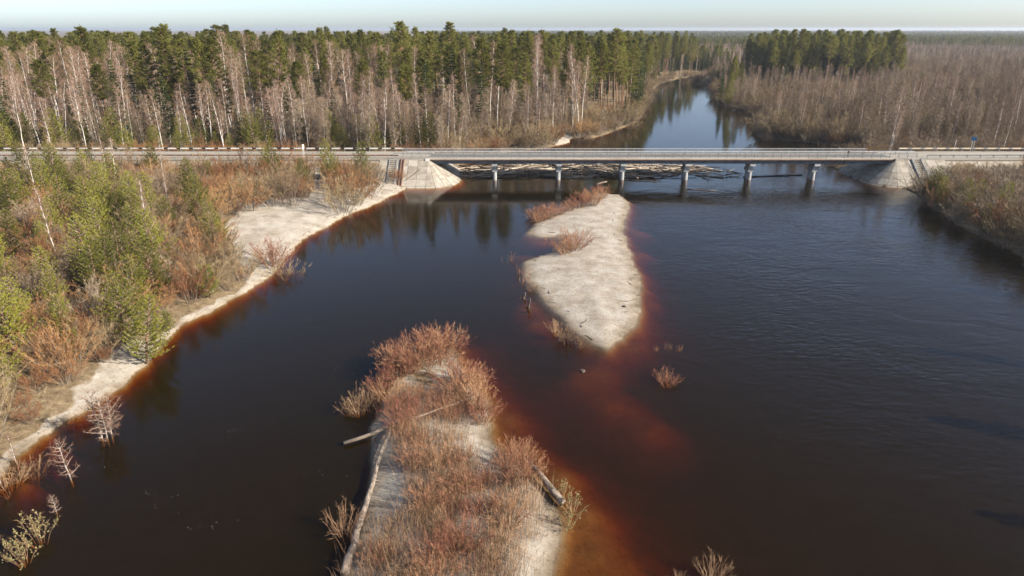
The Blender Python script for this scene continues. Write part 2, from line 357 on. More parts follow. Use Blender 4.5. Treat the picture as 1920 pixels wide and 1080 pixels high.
# ------------------------------------------------------------------ river water: tea-brown, clear in the shallows
wm = bpy.data.materials.new('tea_brown_water'); wm.use_nodes = True
N, L = wm.node_tree.nodes, wm.node_tree.links
for n in list(N):
    if n.type != 'OUTPUT_MATERIAL': N.remove(n)
out = [n for n in N if n.type == 'OUTPUT_MATERIAL'][0]
tr = N.new('ShaderNodeBsdfTransparent'); gl = N.new('ShaderNodeBsdfGlossy'); gl.inputs['Roughness'].default_value = 0.05
df = N.new('ShaderNodeBsdfDiffuse'); df.inputs['Color'].default_value = (0.066, 0.042, 0.008, 1)
mxa = N.new('ShaderNodeMixShader'); mxa.inputs[0].default_value = 0.13
L.new(tr.outputs[0], mxa.inputs[1]); L.new(df.outputs[0], mxa.inputs[2])
def wmath(op, a, b_=None, c=None):
    q = N.new('ShaderNodeMath'); q.operation = op
    for i, v in enumerate((a, b_, c)):
        if v is None: continue
        if isinstance(v, (int, float)): q.inputs[i].default_value = v
        else: L.new(v, q.inputs[i])
    return q.outputs[0]
geo = N.new('ShaderNodeNewGeometry')
bp = N.new('ShaderNodeBump')
dt = N.new('ShaderNodeVectorMath'); dt.operation = 'DOT_PRODUCT'; L.new(bp.outputs[0], dt.inputs[0]); L.new(geo.outputs['Incoming'], dt.inputs[1])
# reflectance of a water surface (Schlick), the same from above and below
fres = wmath('MULTIPLY_ADD', wmath('POWER', wmath('SUBTRACT', 1.0, wmath('MINIMUM', wmath('ABSOLUTE', dt.outputs['Value']), 1.0)), 5.0), 0.98, 0.02)
mxb = N.new('ShaderNodeMixShader'); L.new(fres, mxb.inputs[0]); L.new(mxa.outputs[0], mxb.inputs[1]); L.new(gl.outputs[0], mxb.inputs[2])
L.new(mxb.outputs[0], out.inputs['Surface'])
mp = N.new('ShaderNodeMapping'); mp.inputs['Scale'].default_value = (0.55, 1.0, 1.0); mp.inputs['Rotation'].default_value = (0, 0, R(-14)); L.new(geo.outputs['Position'], mp.inputs[0])
n1 = N.new('ShaderNodeTexNoise'); n1.inputs['Scale'].default_value = 1.5; n1.inputs['Detail'].default_value = 3; n1.inputs['Distortion'].default_value = 0.4; L.new(mp.outputs[0], n1.inputs['Vector'])
n2 = N.new('ShaderNodeTexNoise'); n2.inputs['Scale'].default_value = 0.22; n2.inputs['Detail'].default_value = 3; n2.inputs['Distortion'].default_value = 1.2; L.new(mp.outputs[0], n2.inputs['Vector'])
n3 = N.new('ShaderNodeTexNoise'); n3.inputs['Scale'].default_value = 0.045; n3.inputs['Detail'].default_value = 3; L.new(geo.outputs['Position'], n3.inputs['Vector'])
mr = N.new('ShaderNodeMapRange'); mr.inputs[1].default_value = 0.42; mr.inputs[2].default_value = 0.64; mr.inputs[3].default_value = 0.15; mr.inputs[4].default_value = 1.0; L.new(n3.outputs['Fac'], mr.inputs[0])
sxyz = N.new('ShaderNodeSeparateXYZ'); L.new(geo.outputs['Position'], sxyz.inputs[0])
def smooth(v, a, c):
    q = N.new('ShaderNodeMapRange'); q.interpolation_type = 'SMOOTHSTEP'; q.inputs[1].default_value = a; q.inputs[2].default_value = c; L.new(v, q.inputs[0]); return q.outputs[0]
right_ = wmath('MULTIPLY', smooth(sxyz.outputs['X'], 2, 45), smooth(sxyz.outputs['Y'], 172, 150))
amp = wmath('MULTIPLY_ADD', wmath('MULTIPLY', mr.outputs[0], right_), 2.3, wmath('MULTIPLY_ADD', mr.outputs[0], 0.25, 0.30))
amp = wmath('MULTIPLY', amp, wmath('SUBTRACT', 1.0, wmath('MULTIPLY', smooth(sxyz.outputs['Y'], 170, 215), 0.85)))
hgt = wmath('MULTIPLY_ADD', n2.outputs['Fac'], wmath('MULTIPLY_ADD', right_, 2.0, 0.35), wmath('MULTIPLY', n1.outputs['Fac'], amp))
bp.inputs['Strength'].default_value = 1.0; bp.inputs['Distance'].default_value = 0.034; L.new(hgt, bp.inputs['Height'])
L.new(bp.outputs[0], gl.inputs['Normal'])
L.new(wmath('MULTIPLY_ADD', smooth(sxyz.outputs['Y'], 165, 230), 0.02, 0.05), gl.inputs['Roughness'])   # wind-roughened reach upstream
va = N.new('ShaderNodeVolumeAbsorption'); va.inputs['Color'].default_value = (0.785, 0.47, 0.0, 1); va.inputs['Density'].default_value = 1.7
L.new(va.outputs[0], out.inputs['Volume'])
mb = MB(); mb.box((120, 250, -4.0), (1100, 880, 8.0))
river = mb.obj('river_water', wm); tag(river, kind='structure')

# ------------------------------------------------------------------ bridge
rng = np.random.default_rng(11)
BX0, BX1 = -19.0, 87.5
bridge = link('road_bridge', None, loc=(34, 161.5, 0)); tag(bridge, 'long low road bridge with steel railings on concrete piers across the river', 'bridge')
bpy.context.view_layer.update()
binv = bridge.matrix_world.inverted()
def bp_(name, mb, mat, parent=None):
    """a part of the bridge, built in world coordinates"""
    o = mb.obj(name, mat); o.parent = parent or bridge
    if not parent: o.matrix_parent_inverse = binv
    return o
piers = [BX0 + 15.2 * k for k in range(8)]
PX = [-4.0 + 14.86 * k for k in range(6)]
mb = MB(); mb.box(((BX0+BX1)/2, 159.75, 5.02), (BX1-BX0, 7.1, 0.30)); deck = bp_('deck_slab', mb, M['concrete'])
mb = MB(); mb.box(((BX0+BX1)/2, 159.9, 5.215), (BX1-BX0, 4.4, 0.09)); bp_('road_surface', mb, M['asphalt'])
for y in (156.98, 162.72):
    mb = MB(); mb.box(((BX0+BX1)/2, y, 5.27), (BX1-BX0, 1.15, 0.20)); bp_('walkway', mb, M['walk'])
mb = MB(); mb.box(((BX0+BX1)/2, 156.17, 4.97), (BX1-BX0, 0.06, 0.16)); bp_('edge_strip', mb, M['rust'])
ends = [BX0 + 0.4] + PX + [BX1 - 0.4]
for a, c in zip(ends[:-1], ends[1:]):
    for y in (157.0, 158.9, 160.7, 162.5):
        mb = MB(); x0, x1 = a + 0.06, c - 0.06; xm = (x0 + x1) / 2; w = x1 - x0
        mb.box((xm, y, 4.43), (w, 0.14, 0.76)); mb.box((xm, y, 4.84), (w, 0.5, 0.06)); mb.box((xm, y, 4.03), (w, 0.5, 0.06))
        for sx_ in np.arange(x0 + 1.2, x1 - .5, 2.4): mb.box((sx_, y - 0.16, 4.43), (0.04, 0.17, 0.75))
        bp_('girder', mb, M['girder'])
for k, x in enumerate(PX):
    mb = MB()
    mb.box((x, 159.75, 3.70), (1.30, 5.9, 0.58)); cap = bp_('pier_cap', mb, M['concrete_grey'])
    mb = MB(); mb.box((x, 159.4, 2.98), (0.88, 2.6, 0.86)); bp_('pier_column', mb, M['concrete_grey'])
    mb = MB(); mb.box((x, 159.4, 2.25), (1.26, 3.0, 0.60)); bp_('pile_cap', mb, M['concrete_grey'])
    for y in (158.4, 160.4):
        mb = MB(); mb.tube([(x, y, 1.96), (x, y, -5)], [0.45, 0.48], 14); bp_('pile', mb, M['concrete_grey'])
rpost = MB(); rpost.box((0, 0, 0.52), (0.12, 0.10, 1.04)); rpost.box((0, 0, 0.02), (0.2, 0.2, 0.04)); rpost = rpost.mesh('railing_post', M['rail_dark'])
gpost = MB(); gpost.box((0, 0, 0.36), (0.12, 0.10, 0.72)); gpost.box((0, 0.0, 0.58), (0.16, 0.22, 0.10)); gpost = gpost.mesh('guardrail_post', M['rail_dark'])
def rails(y, x0, x1, parent, near):
    for z, r in ((1.06, 0.055), (0.72, 0.03), (0.38, 0.03)):
        mb = MB(); mb.box(((x0+x1)/2, y, 5.37+z), (x1-x0, r*1.6, r*2)); bp_('handrail' if z > 1 else 'rail_bar', mb, M['rail_dark'] if near else M['rail'], parent)  # near rails darker: their shaded side is put into the colour
    n = int((x1-x0)/2.03)
    for i in range(n+1):
        o = link('railing_post', rpost, parent or bridge); o.matrix_parent_inverse = binv
        o.location = (x0 + (x1-x0)*i/n, y, 5.37)
rails(156.5, -27.0, 92.5, None, True)
rails(163.1, -26.0, 84.0, None, False)
def wbeam(x0, x1, y, z, side):
    """corrugated guardrail profile along x"""
    pr = [(-0.155,0.0),(-0.11,0.045),(-0.06,0.045),(-0.02,0.0),(0.02,0.0),(0.06,0.045),(0.11,0.045),(0.155,0.0)]
    v = []
    for x in (x0, x1):
        for t in (0, 0.012):
            v += [(x, y + side*(d+t), z+h) for h, d in pr]
    n = len(pr); f = []
    for i in range(n-1):
        f += [(i, i+1, 2*n+i+1, 2*n+i), (n+i+1, n+i, 3*n+i, 3*n+i+1)]
    m = MB(); m.add(v, f); return m
for y, s in ((162.1, -1),):
    for k in range(15):
        x0 = BX0 - 6 + k * 8.0
        bp_('guardrail_panel', wbeam(x0, x0 + 7.98, y, 5.85, s), M['rail'])
    for k in range(46):
        o = link('guardrail_post', gpost, bridge); o.matrix_parent_inverse = binv; o.location = (BX0 - 5.6 + k * 2.62, y - s*0.06, 5.26)

# sloping concrete aprons at both ends of the bridge, laid in slabs
def apron(label, side, stair_x):
    x_end = XL if side < 0 else XR
    root = link('bridge_abutment', None, loc=(x_end, YN, 0)); tag(root, label, 'abutment', 'bridge abutments')
    bpy.context.view_layer.update(); inv = root.matrix_world.inverted()
    def part(name, mb, mat):
        o = mb.obj(name, mat, root); o.matrix_parent_inverse = inv; return o
    def surf(kind, a, d):
        """a = metres along the straight part, or angle round the corner; d = distance down the slope on plan"""
        z = ROAD_Z - 0.12 - d / 1.4
        if kind == 's': return np.array((x_end + side * a, YN - d, z))
        if kind == 'c': return np.array((x_end - side * d * math.sin(a), YN - d * math.cos(a), z))
        if kind == 'u': return np.array((x_end - side * d, YN + a, z))
        if kind == 'b': return np.array((x_end - side * d * math.cos(a), YF + d * math.sin(a), z))
    rows = np.linspace(0.05, 8.4, 6)
    def slab(kind, a0, a1, d0, d1, n=1):
        t = 0.16; top = []; bot = []
        nrm_up = np.array((0, 0, 1.0))
        g = 0.025
        aa = np.linspace(a0, a1, n + 1)
        ring = [surf(kind, a, d0 + g) for a in aa] + [surf(kind, a, d1 - g) for a in aa[::-1]]
        c = sum(ring) / len(ring)
        ring = [p + (c - p) / (np.linalg.norm(c - p) + 1e-6) * g for p in ring]
        k = len(ring); jz = random.Random(int(a0*100)+int(d0*77)+side).uniform(-0.012, 0.012)
        v = [p + nrm_up * jz for p in ring] + [p - nrm_up * t for p in ring]
        m = MB(); f = [tuple(range(k)), tuple(range(2*k-1, k-1, -1))] + [(i, k+i, k+(i+1) % k, (i+1) % k) for i in range(k)]
        if side > 0 and kind in 'scu' or side < 0: pass
        m.add(v, f); part('facing_slab', m, M['concrete'])
    for d0, d1 in zip(rows[:-1], rows[1:]):
        for a in np.arange(0, 11.0, 2.2): slab('s', a, a + 2.2 - 0.03, d0, d1)
        for q in range(5): slab('c', q * math.pi/10 + 0.004, (q+1) * math.pi/10 - 0.004, d0, d1, 2)
        for q in range(5): slab('u', q * 2.08 + 0.01, q * 2.08 + 2.05, d0, d1)
        for q in range(4): slab('b', q * math.pi/8 + 0.004, (q+1) * math.pi/8 - 0.004, d0, d1, 2)
    # abutment seat and wing wall under the deck end
    m = MB(); m.box((x_end + side*0.9, 159.75, 4.0), (1.6, 6.8, 1.7)); part('bearing_seat', m, M['concrete_grey'])
    m = MB(); m.box((x_end + side*0.1, 156.05, 4.75), (0.9, 0.5, 1.05)); part('wing_wall', m, M['white_paint'] if side < 0 else M['concrete'])
    # stairway
    s0, s1 = stair_x
    n = 15
    for i in range(n):
        d = 0.35 + i * 0.5; z = ROAD_Z - d / 1.4
        m = MB(); m.box(((s0+s1)/2, YN - d, z + 0.03), (abs(s1-s0), 0.40, 0.18)); part('stair_step', m, M['concrete'])
    for x in (s0, s1):
        m = MB(); k = 8
        pts = [(x, YN - 0.2 - 7.4*i/k, ROAD_Z - (0.2 + 7.4*i/k)/1.4 + 0.16) for i in range(k+1)]
        for p, q in zip(pts[:-1], pts[1:]):
            c = (np.array(p)+np.array(q))/2
            v = []
            for (X, Y, Z) in (p, q): v += [(x-0.1, Y, Z-0.25), (x+0.1, Y, Z-0.25), (x+0.1, Y, Z+0.08), (x-0.1, Y, Z+0.08)]
            m.add(v, [(0,1,5,4),(1,2,6,5),(2,3,7,6),(3,0,4,7),(0,3,2,1),(4,5,6,7)])
        part('stair_kerb', m, M['rail_dark'])
    return root, part
r1, part1 = apron('pale slab-faced bridge abutment with stairway beside the sandy beach', -1, (-27.9, -26.2))
# drain channel next to the stairway
m = MB()
for o_ in (-0.32, 0.32):
    v = []
    for d in (0.1, 8.2): v += [(-24.9+o_-0.07, YN-d, ROAD_Z-d/1.4-0.2), (-24.9+o_+0.07, YN-d, ROAD_Z-d/1.4-0.2), (-24.9+o_+0.07, YN-d, ROAD_Z-d/1.4+0.28), (-24.9+o_-0.07, YN-d, ROAD_Z-d/1.4+0.28)]
    m.add(v, [(0,1,5,4),(1,2,6,5),(2,3,7,6),(3,0,4,7),(0,3,2,1),(4,5,6,7)])
part1('drain_channel', m, M['rust'])
r2, part2 = apron('shaded slab-faced bridge abutment with handrailed stairway beside the grey thicket', 1, (91.2, 93.2))
for x in (91.0, 93.5):
    m = MB()
    for k in range(4):
        d = 0.3 + k * 2.2; z = ROAD_Z - d/1.4; m.tube([(x, YN-d, z-0.1), (x, YN-d, z+1.0)], 0.035, 6)
    for hh in (0.55, 1.0): m.tube([(x, YN-0.3, ROAD_Z-0.3/1.4+hh), (x, YN-6.9, ROAD_Z-6.9/1.4+hh)], 0.035, 6)
    part2('stair_handrail', m, M['rail'])

def log_obj(name, p, q, r0, r1, mat, label, cat='log', group=None, knots=0, seed=0, bend=0.0, sides=9):
    """a real log: uneven trunk along its own z axis with branch stubs"""
    p, q = Vector(p), Vector(q); Lg = (q - p).length; g = np.random.default_rng(seed)
    k = max(4, int(Lg / 1.2)); t = np.linspace(0, 1, k)
    pts = np.stack([bend*np.sin(t*math.pi)*Lg*0.05 + g.normal(0, r0*0.2, k), g.normal(0, r0*0.2, k), t*Lg], 1)
    rad = (r0 + (r1-r0)*t) * g.uniform(0.93, 1.07, k)
    m = MB(); m.tube(pts, rad, sides)
    o = m.obj(name, mat, None, True)
    o.location = p; o.rotation_euler = (q - p).to_track_quat('Z', 'Y').to_euler()
    if knots:
        m = MB()
        for i in range(knots):
            z = g.uniform(0.25, 0.98)*Lg; a = g.uniform(0, 6.28); l = g.uniform(0.25, 0.9)*(1+r0)
            d = np.array((math.cos(a), math.sin(a), 0.7)); c = np.array((0, 0, z))
            m.tube([c, c+d*l*0.6, c+d*l+np.array((0, 0, .1))], [0.035, 0.025, 0.008], 4)
        s = m.obj('branch_stub', mat, o)
    return tag(o, label, cat, group)
def gp(px, py, dz=0.0):
    """photo pixel of something lying on the ground -> point on the terrain"""
    z = 0.0
    for _ in range(6):
        x, y = P(px, py, z); z = max(hz(x, y), 0.0)
    return (x, y, z + dz)

# thin dark diagonal bar on the left apron, rust-brown pole at the other end
log_obj('thin_bar', (-25.6, 149.9, 0.25), (-20.6, 153.5, 3.35), 0.11, 0.09, M['wood_dark'], 'thin dark bar lying aslant on the pale concrete abutment', 'pole', seed=3)
log_obj('thin_bar', (91.5, 151.2, 1.75), (94.8, 148.6, 0.9), 0.10, 0.09, M['rust'], 'rust-brown pole at the foot of the stairway beside the grey thicket', 'pole', seed=4)

# ------------------------------------------------------------------ road on the embankments
for nm, x0, x1 in (('road', -420, BX0), ('road', BX1, 420)):
    mb = MB(); mb.box(((x0+x1)/2, 161.5, ROAD_Z - 0.12), (abs(x1-x0), 7.4, 0.28)); o = mb.obj(nm, M['dusty_road']); tag(o, kind='structure')
    for y in (156.9, 166.1):
        mb = MB(); mb.box(((x0+x1)/2, y, ROAD_Z - 0.20), (abs(x1-x0), 1.7, 0.30)); o = mb.obj('road_shoulder', M['deckpave']); tag(o, kind='structure')

def barrier(label, x0, x1, y, side, mode):
    root = link('road_barrier', None, loc=(x0, y, ROAD_Z)); tag(root, label, 'barrier')
    bpy.context.view_layer.update(); inv = root.matrix_world.inverted()
    x = x0; k = 0; cache = {}
    while x < x1 - 0.1:
        if mode == 'rust': w, mt = 4.0, M['rust']
        elif mode == 'dark': w, mt = 4.0, M['rail_dark']
        else:
            w = 2.1 if k % 2 == 0 else 0.95
            mt = (M['white_paint'] if mode == 'white' else M['cream_paint']) if k % 2 == 0 else (M['black_paint'] if mode == 'white' else M['rail_dark'])
        key = (w, mt.name)
        if key not in cache: cache[key] = wbeam(0, w - 0.01, 0, 0, side).mesh('rail_panel', mt)
        o = link('rail_panel', cache[key], root); o.location = (x - x0, 0, 0.72)
        x += w; k += 1
    n = int((x1 - x0) / 3.05)
    for i in range(n + 1):
        o = link('barrier_post', gpost, root); o.location = (i * 3.05, -side * 0.07, 0.0); o.scale = (1, 1, 1.1)
    return root
barrier('white barrier striped with black along the far edge of the pale road', -190, -25.3, 166.3, -1, 'white')
barrier('thin rusty brown barrier along the near edge of the pale road', -190, -27.5, 156.75, 1, 'rust')
barrier('cream barrier with grey stripes along the far edge of the road by the bare wood', 93.6, 190, 166.3, -1, 'cream')
barrier('dark barrier along the near edge of the road behind the grey thicket', 95.0, 190, 156.75, 1, 'dark')

# sign posts
sx0, sy0 = P(595, 304, ROAD_Z)
def sign(label, loc, hgt, plate, rz, mat):
    o = link('road_sign', None, loc=loc, rot=(0, 0, rz)); tag(o, label, 'sign')
    for d in (-0.22, 0.22) if plate else (0,):
        m = MB(); m.tube([(d, 0, -1.5), (d, 0, hgt)], 0.055, 8); m.obj('post', M['white_paint'], o)
    if plate:
        m = MB(); m.box((0, -0.075, hgt - 0.45), (*plate[:1], 0.03, plate[1])); m.obj('sign_plate', mat, o)
        m = MB(); m.box((0, 0.0, hgt - 0.45), (plate[0]*0.9, 0.05, 0.06)); m.obj('bracket', M['rail'], o)
    return o
sign('white road sign on twin posts beside the pale road', (-47.3, 155.6, 4.6), 3.9, (0.75, 1.0), R(72), M['white_paint'])
sign('small blue road sign on posts by the bare wood past the bridge', (112.5, 168.2, 4.2), 4.2, (1.2, 0.9), R(-35), M['blue_sign'])
log_obj('marker_post', (108.3, 168.6, 3.6), (108.5, 168.6, 7.6), 0.07, 0.06, M['white_paint'], 'slanting white marker post next to the small blue road sign', 'post', seed=9)

# ------------------------------------------------------------------ person on the bridge walkway
def person(loc, rz):
    bm_v = [(0,0,0.93),(0,0.01,1.15),(0,0.015,1.38),(0,0.0,1.50),(0,-0.015,1.60),(0,-0.02,1.70),
            (0.19,0.02,1.40),(0.27,-0.02,1.13),(0.22,-0.20,0.95),(-0.19,0.02,1.40),(-0.28,0.0,1.12),(-0.24,-0.16,0.93),
            (0.10,0,0.86),(0.12,-0.02,0.48),(0.12,0.02,0.09),(0.13,-0.16,0.05),(-0.10,0,0.86),(-0.13,0.02,0.48),(-0.13,0.05,0.09),(-0.14,-0.12,0.05)]
    ed = [(0,1),(1,2),(2,3),(3,4),(4,5),(2,6),(6,7),(7,8),(2,9),(9,10),(10,11),(0,12),(12,13),(13,14),(14,15),(0,16),(16,17),(17,18),(18,19)]
    rad = [0.15,0.15,0.16,0.06,0.095,0.085,0.085,0.06,0.045,0.085,0.06,0.045,0.10,0.075,0.05,0.045,0.10,0.075,0.05,0.045]
    me = bpy.data.meshes.new('person'); me.from_pydata(bm_v, ed, [])
    o = link('person', me, None, loc, (0, 0, rz))
    md = o.modifiers.new('skin', 'SKIN'); sv = me.skin_vertices[0].data
    for i, r in enumerate(rad): sv[i].radius = (r, r * (0.75 if i in (0,1,2) else 1)); sv[i].use_root = (i == 0)
    ms = o.modifiers.new('sub', 'SUBSURF'); ms.levels = 1; ms.render_levels = 1
    bpy.context.view_layer.update()
    ev = o.evaluated_get(bpy.context.evaluated_depsgraph_get()); nm = bpy.data.meshes.new_from_object(ev)
    o.modifiers.clear(); o.data = nm
    dark = ramp_mat('dark_jacket', [(0.012,0.013,0.016),(0.03,0.032,0.038)], 6); khaki = ramp_mat('khaki_trousers', [(0.12,0.10,0.07),(0.18,0.15,0.11)], 6)
    skin = ramp_mat('skin', [(0.42,0.25,0.18),(0.50,0.31,0.23)], 6, 0.6); boot = ramp_mat('boots', [(0.02,0.016,0.012),(0.04,0.03,0.025)], 6)
    nm.materials.clear()
    for q in (dark, khaki, skin, boot): nm.materials.append(q)
    for p in nm.polygons:
        z = p.center.z; ax = abs(p.center.x)
        p.material_index = 3 if z < 0.12 else 2 if (z > 1.47 or (ax > 0.2 and z < 0.99 and p.center.y < -0.1)) else 1 if z < 0.86 and ax < 0.2 else 0
        p.use_smooth = True
    m = MB()
    for zz, rr in ((1.66, 0.102), (1.72, 0.098), (1.77, 0.07), (1.80, 0.02)): m.v.append(np.array([(rr*math.cos(a), -0.005+rr*1.05*math.sin(a), zz) for a in np.arange(12)/12*6.283]))
    m.n = 48; m.f = [[i*12+j, i*12+(j+1) % 12, (i+1)*12+(j+1) % 12, (i+1)*12+j] for i in range(3) for j in range(12)] + [[36+j for j in range(12)]]; m.m = [0]*len(m.f)
    m.obj('knitted_cap', dark, o, True)
    return o
px_, py_ = P(1607, 302, 5.37)
tag(person((px_, 157.1, 5.37), R(25)), 'person in dark jacket and khaki trousers standing on the bridge walkway', 'person')

# ------------------------------------------------------------------ plants: mesh makers (each returns trunk and crown builders)
def unit(v): return v / (np.linalg.norm(v, axis=-1, keepdims=True) + 1e-9)

def bare_tree(seed, H, r, first, nl, reach, up, ntw, twl, tww, droop=0.0, lean=0.0, stems=1, limb_mat=0, fork=0.0):
    """leafless broad-leaved tree: trunk, limbs, branches and fine twigs"""
    g = np.random.default_rng(seed); T, C = MB(), MB()
    for s in range(stems):
        h = H * (1 if s == 0 else g.uniform(0.7, 0.95)); k = 9; t = np.linspace(0, 1, k)
        az = g.uniform(0, 6.28); ln = lean + (0.10 if stems > 1 else 0) * g.uniform(0.5, 1.5)
        wx = np.cumsum(g.normal(0, 0.006*h, k)); wy = np.cumsum(g.normal(0, 0.006*h, k)); wx -= wx[0]; wy -= wy[0]
        b0 = np.array((math.cos(az), math.sin(az))) * (0.35 if stems > 1 else 0)
        tr_ = np.stack([b0[0] + wx + math.cos(az)*ln*h*t**1.3, b0[1] + wy + math.sin(az)*ln*h*t**1.3, t*h - 0.5*(t == 0)], 1)
        rs = r * (1 if s == 0 else 0.75)
        T.tube(tr_, rs*(1 - t)**0.8 + 0.012, 7)
        p0s, p1s, w0s, w1s = [], [], [], []; tp, td = [], []
        for i in range(nl):
            f = first + (1 - first) * ((i + g.uniform(0, 1)) / nl) ** 0.85; f = min(f, 0.985)
            o = np.array([np.interp(f, t, tr_[:, c]) for c in range(3)])
            a = i * 2.4 + g.uniform(-0.5, 0.5)
            prof = math.sin(math.pi * min(1, 0.18 + 0.82 * (f - first) / (1 - first))) ** 0.7
            ll = reach * h * (0.28 + 0.72 * prof) * g.uniform(0.7, 1.15)
            el = up + g.uniform(-0.2, 0.2) + 0.35 * f
            q = 5; tt = np.linspace(0, 1, q)
            el_t = el + (0.35 - droop) * tt - droop * tt**2
            step = ll / (q - 1); pts = [o]
            for e in el_t[1:]:
                aa = a + g.normal(0, 0.18); pts.append(pts[-1] + step * np.array((math.cos(aa)*math.cos(e), math.sin(aa)*math.cos(e), math.sin(e))))
            pts = np.array(pts); lr = rs * (1 - f)**0.8 * 0.5 + 0.022
            C.tube(pts, lr * (1 - tt) + 0.006, 3, limb_mat, False)
            for j in range(int(4 + ll * 1.6)):
                u = g.uniform(0.15, 1.0); bo = np.array([np.interp(u, tt, pts[:, c]) for c in range(3)])
                dv = unit(pts[min(q-1, int(u*(q-1))+1)] - pts[max(0, min(q-2, int(u*(q-1))))] + g.normal(0, 0.55, 3)); bl = ll * g.uniform(0.18, 0.42) * (1.15 - 0.5*u)
                be = bo + dv * bl + np.array((0, 0, bl * (0.15 - droop*0.6)))
                p0s.append(bo); p1s.append(be); w0s.append(0.028); w1s.append(0.012)
                for _ in range(ntw):
                    v = g.uniform(0.1, 1.0); tp.append(bo + (be - bo) * v)
                    td.append((unit(dv + g.normal(0, 0.6, 3)) + np.array((0, 0, 0.25 - droop*1.3))) * twl * g.uniform(0.5, 1.3))
        C.ribbons(np.array(p0s), np.array(p1s), np.array(w0s)*1.2, np.array(w1s), g, 1)
        C.spikes(np.array(tp), np.array(td), tww, g, 1)
    return T, C

def pine(seed, H, r, base, rad, ncl, per, size, taper=0.75):
    """tall Scots pine: bare lower trunk, layered crown of needle tufts"""
    g = np.random.default_rng(seed); T, C = MB(), MB()
    k = 9; t = np.linspace(0, 1, k); w = np.cumsum(g.normal(0, 0.006*H, (k, 2)), 0); w -= w[0]
    tr_ = np.column_stack([w, t*H - 0.5*(t == 0)]); T.tube(tr_, r*(1-t)**0.7+0.02, 7)
    for i in range(7):    # dead snags under the crown
        f = g.uniform(base*0.55, base); a = g.uniform(0, 6.28); o = np.array([np.interp(f, t, tr_[:, c]) for c in range(3)])
        T.tube([o, o + np.array((math.cos(a), math.sin(a), 0.1))*g.uniform(0.6, 1.6)], [0.03, 0.01], 3, cap=False)
    P0, D = [], []
    for i in range(ncl):
        f = base + (1 - base) * ((i + g.uniform(0, 1)) / ncl)
        s = (f - base) / (1 - base)
        rr = rad * (min(1, 0.45 + s*2.2) if s < 0.3 else (1 - ((s-0.3)/0.7)**1.5*taper)) * g.uniform(0.45, 1.1)
        a = i*2.4 + g.uniform(-.6, .6); o = np.array([np.interp(min(f, .99), t, tr_[:, c]) for c in range(3)])
        e = o + np.array((math.cos(a)*rr, math.sin(a)*rr, rr*(0.05 + 0.45*s) + g.uniform(-.2, .2)))
        C.tube([o, (o+e)/2 + np.array((0, 0, -0.08*rr)), e], [0.07, 0.05, 0.02], 3, 1, False)
        m = int(per * g.uniform(0.7, 1.3)); u = g.uniform(0.45, 1.12, m)
        c = o + (e - o)*u[:, None] + g.normal(0, 1, (m, 3)) * np.array((0.34, 0.34, 0.17)) * (0.35 + 0.35*rr*0.5)
        P0.append(c); D.append(unit(np.array((math.cos(a)*0.6, math.sin(a)*0.6, 0.55)) + g.normal(0, 0.55, (m, 3))) * size * g.uniform(0.6, 1.3, m)[:, None])
    n = 26; c = tr_[-1] + g.normal(0, 1, (n, 3))*np.array((.3, .3, .5)) - np.array((0, 0, .4)); P0.append(c); D.append(unit(np.array((0, 0, 0.9)) + g.normal(0, .5, (n, 3)))*size)
    P0, D = np.concatenate(P0), np.concatenate(D); C.spikes(P0, D, size*0.42, g, 0)
    return T, C

def spruce(seed, H, r, rad, per, size):
    """narrow dark conifer with drooping tiers down to the ground"""
    g = np.random.default_rng(seed); T, C = MB(), MB()
    T.tube([(0, 0, -0.5), (0, 0, H*0.5), (0, 0, H)], [r, r*0.55, 0.02], 6); P0, D = [], []
    z = H*0.06
    while z < H*0.985:
        s = z/H; R_ = rad*(1 - s)**0.85 + 0.12
        for i in range(7):
            a = g.uniform(0, 6.28); rr = R_*g.uniform(0.65, 1.1); o = np.array((0, 0, z)); e = np.array((math.cos(a)*rr, math.sin(a)*rr, z - rr*0.30*(1 - s) + rr*0.2*s))
            m = int(per*(0.3 + rr/rad)); u = g.uniform(0.12, 1.05, m)
            P0.append(o + (e-o)*u[:, None] + g.normal(0, 1, (m, 3))*np.array((.16, .16, .07))*(0.5+rr*.3)); d = unit(np.array((math.cos(a), math.sin(a), -0.25)) + g.normal(0, .45, (m, 3)))
            D.append(d*size*g.uniform(.6, 1.3, m)[:, None])
        z += 0.030*H*g.uniform(.7, 1.2)
    P0.append(np.array([(0, 0, H-.4)]*6)); D.append(unit(np.array((0, 0, 1.)) + g.normal(0, .25, (6, 3)))*0.7)
    C.spikes(np.concatenate(P0), np.concatenate(D), size*0.40, g, 0)
    return T, C

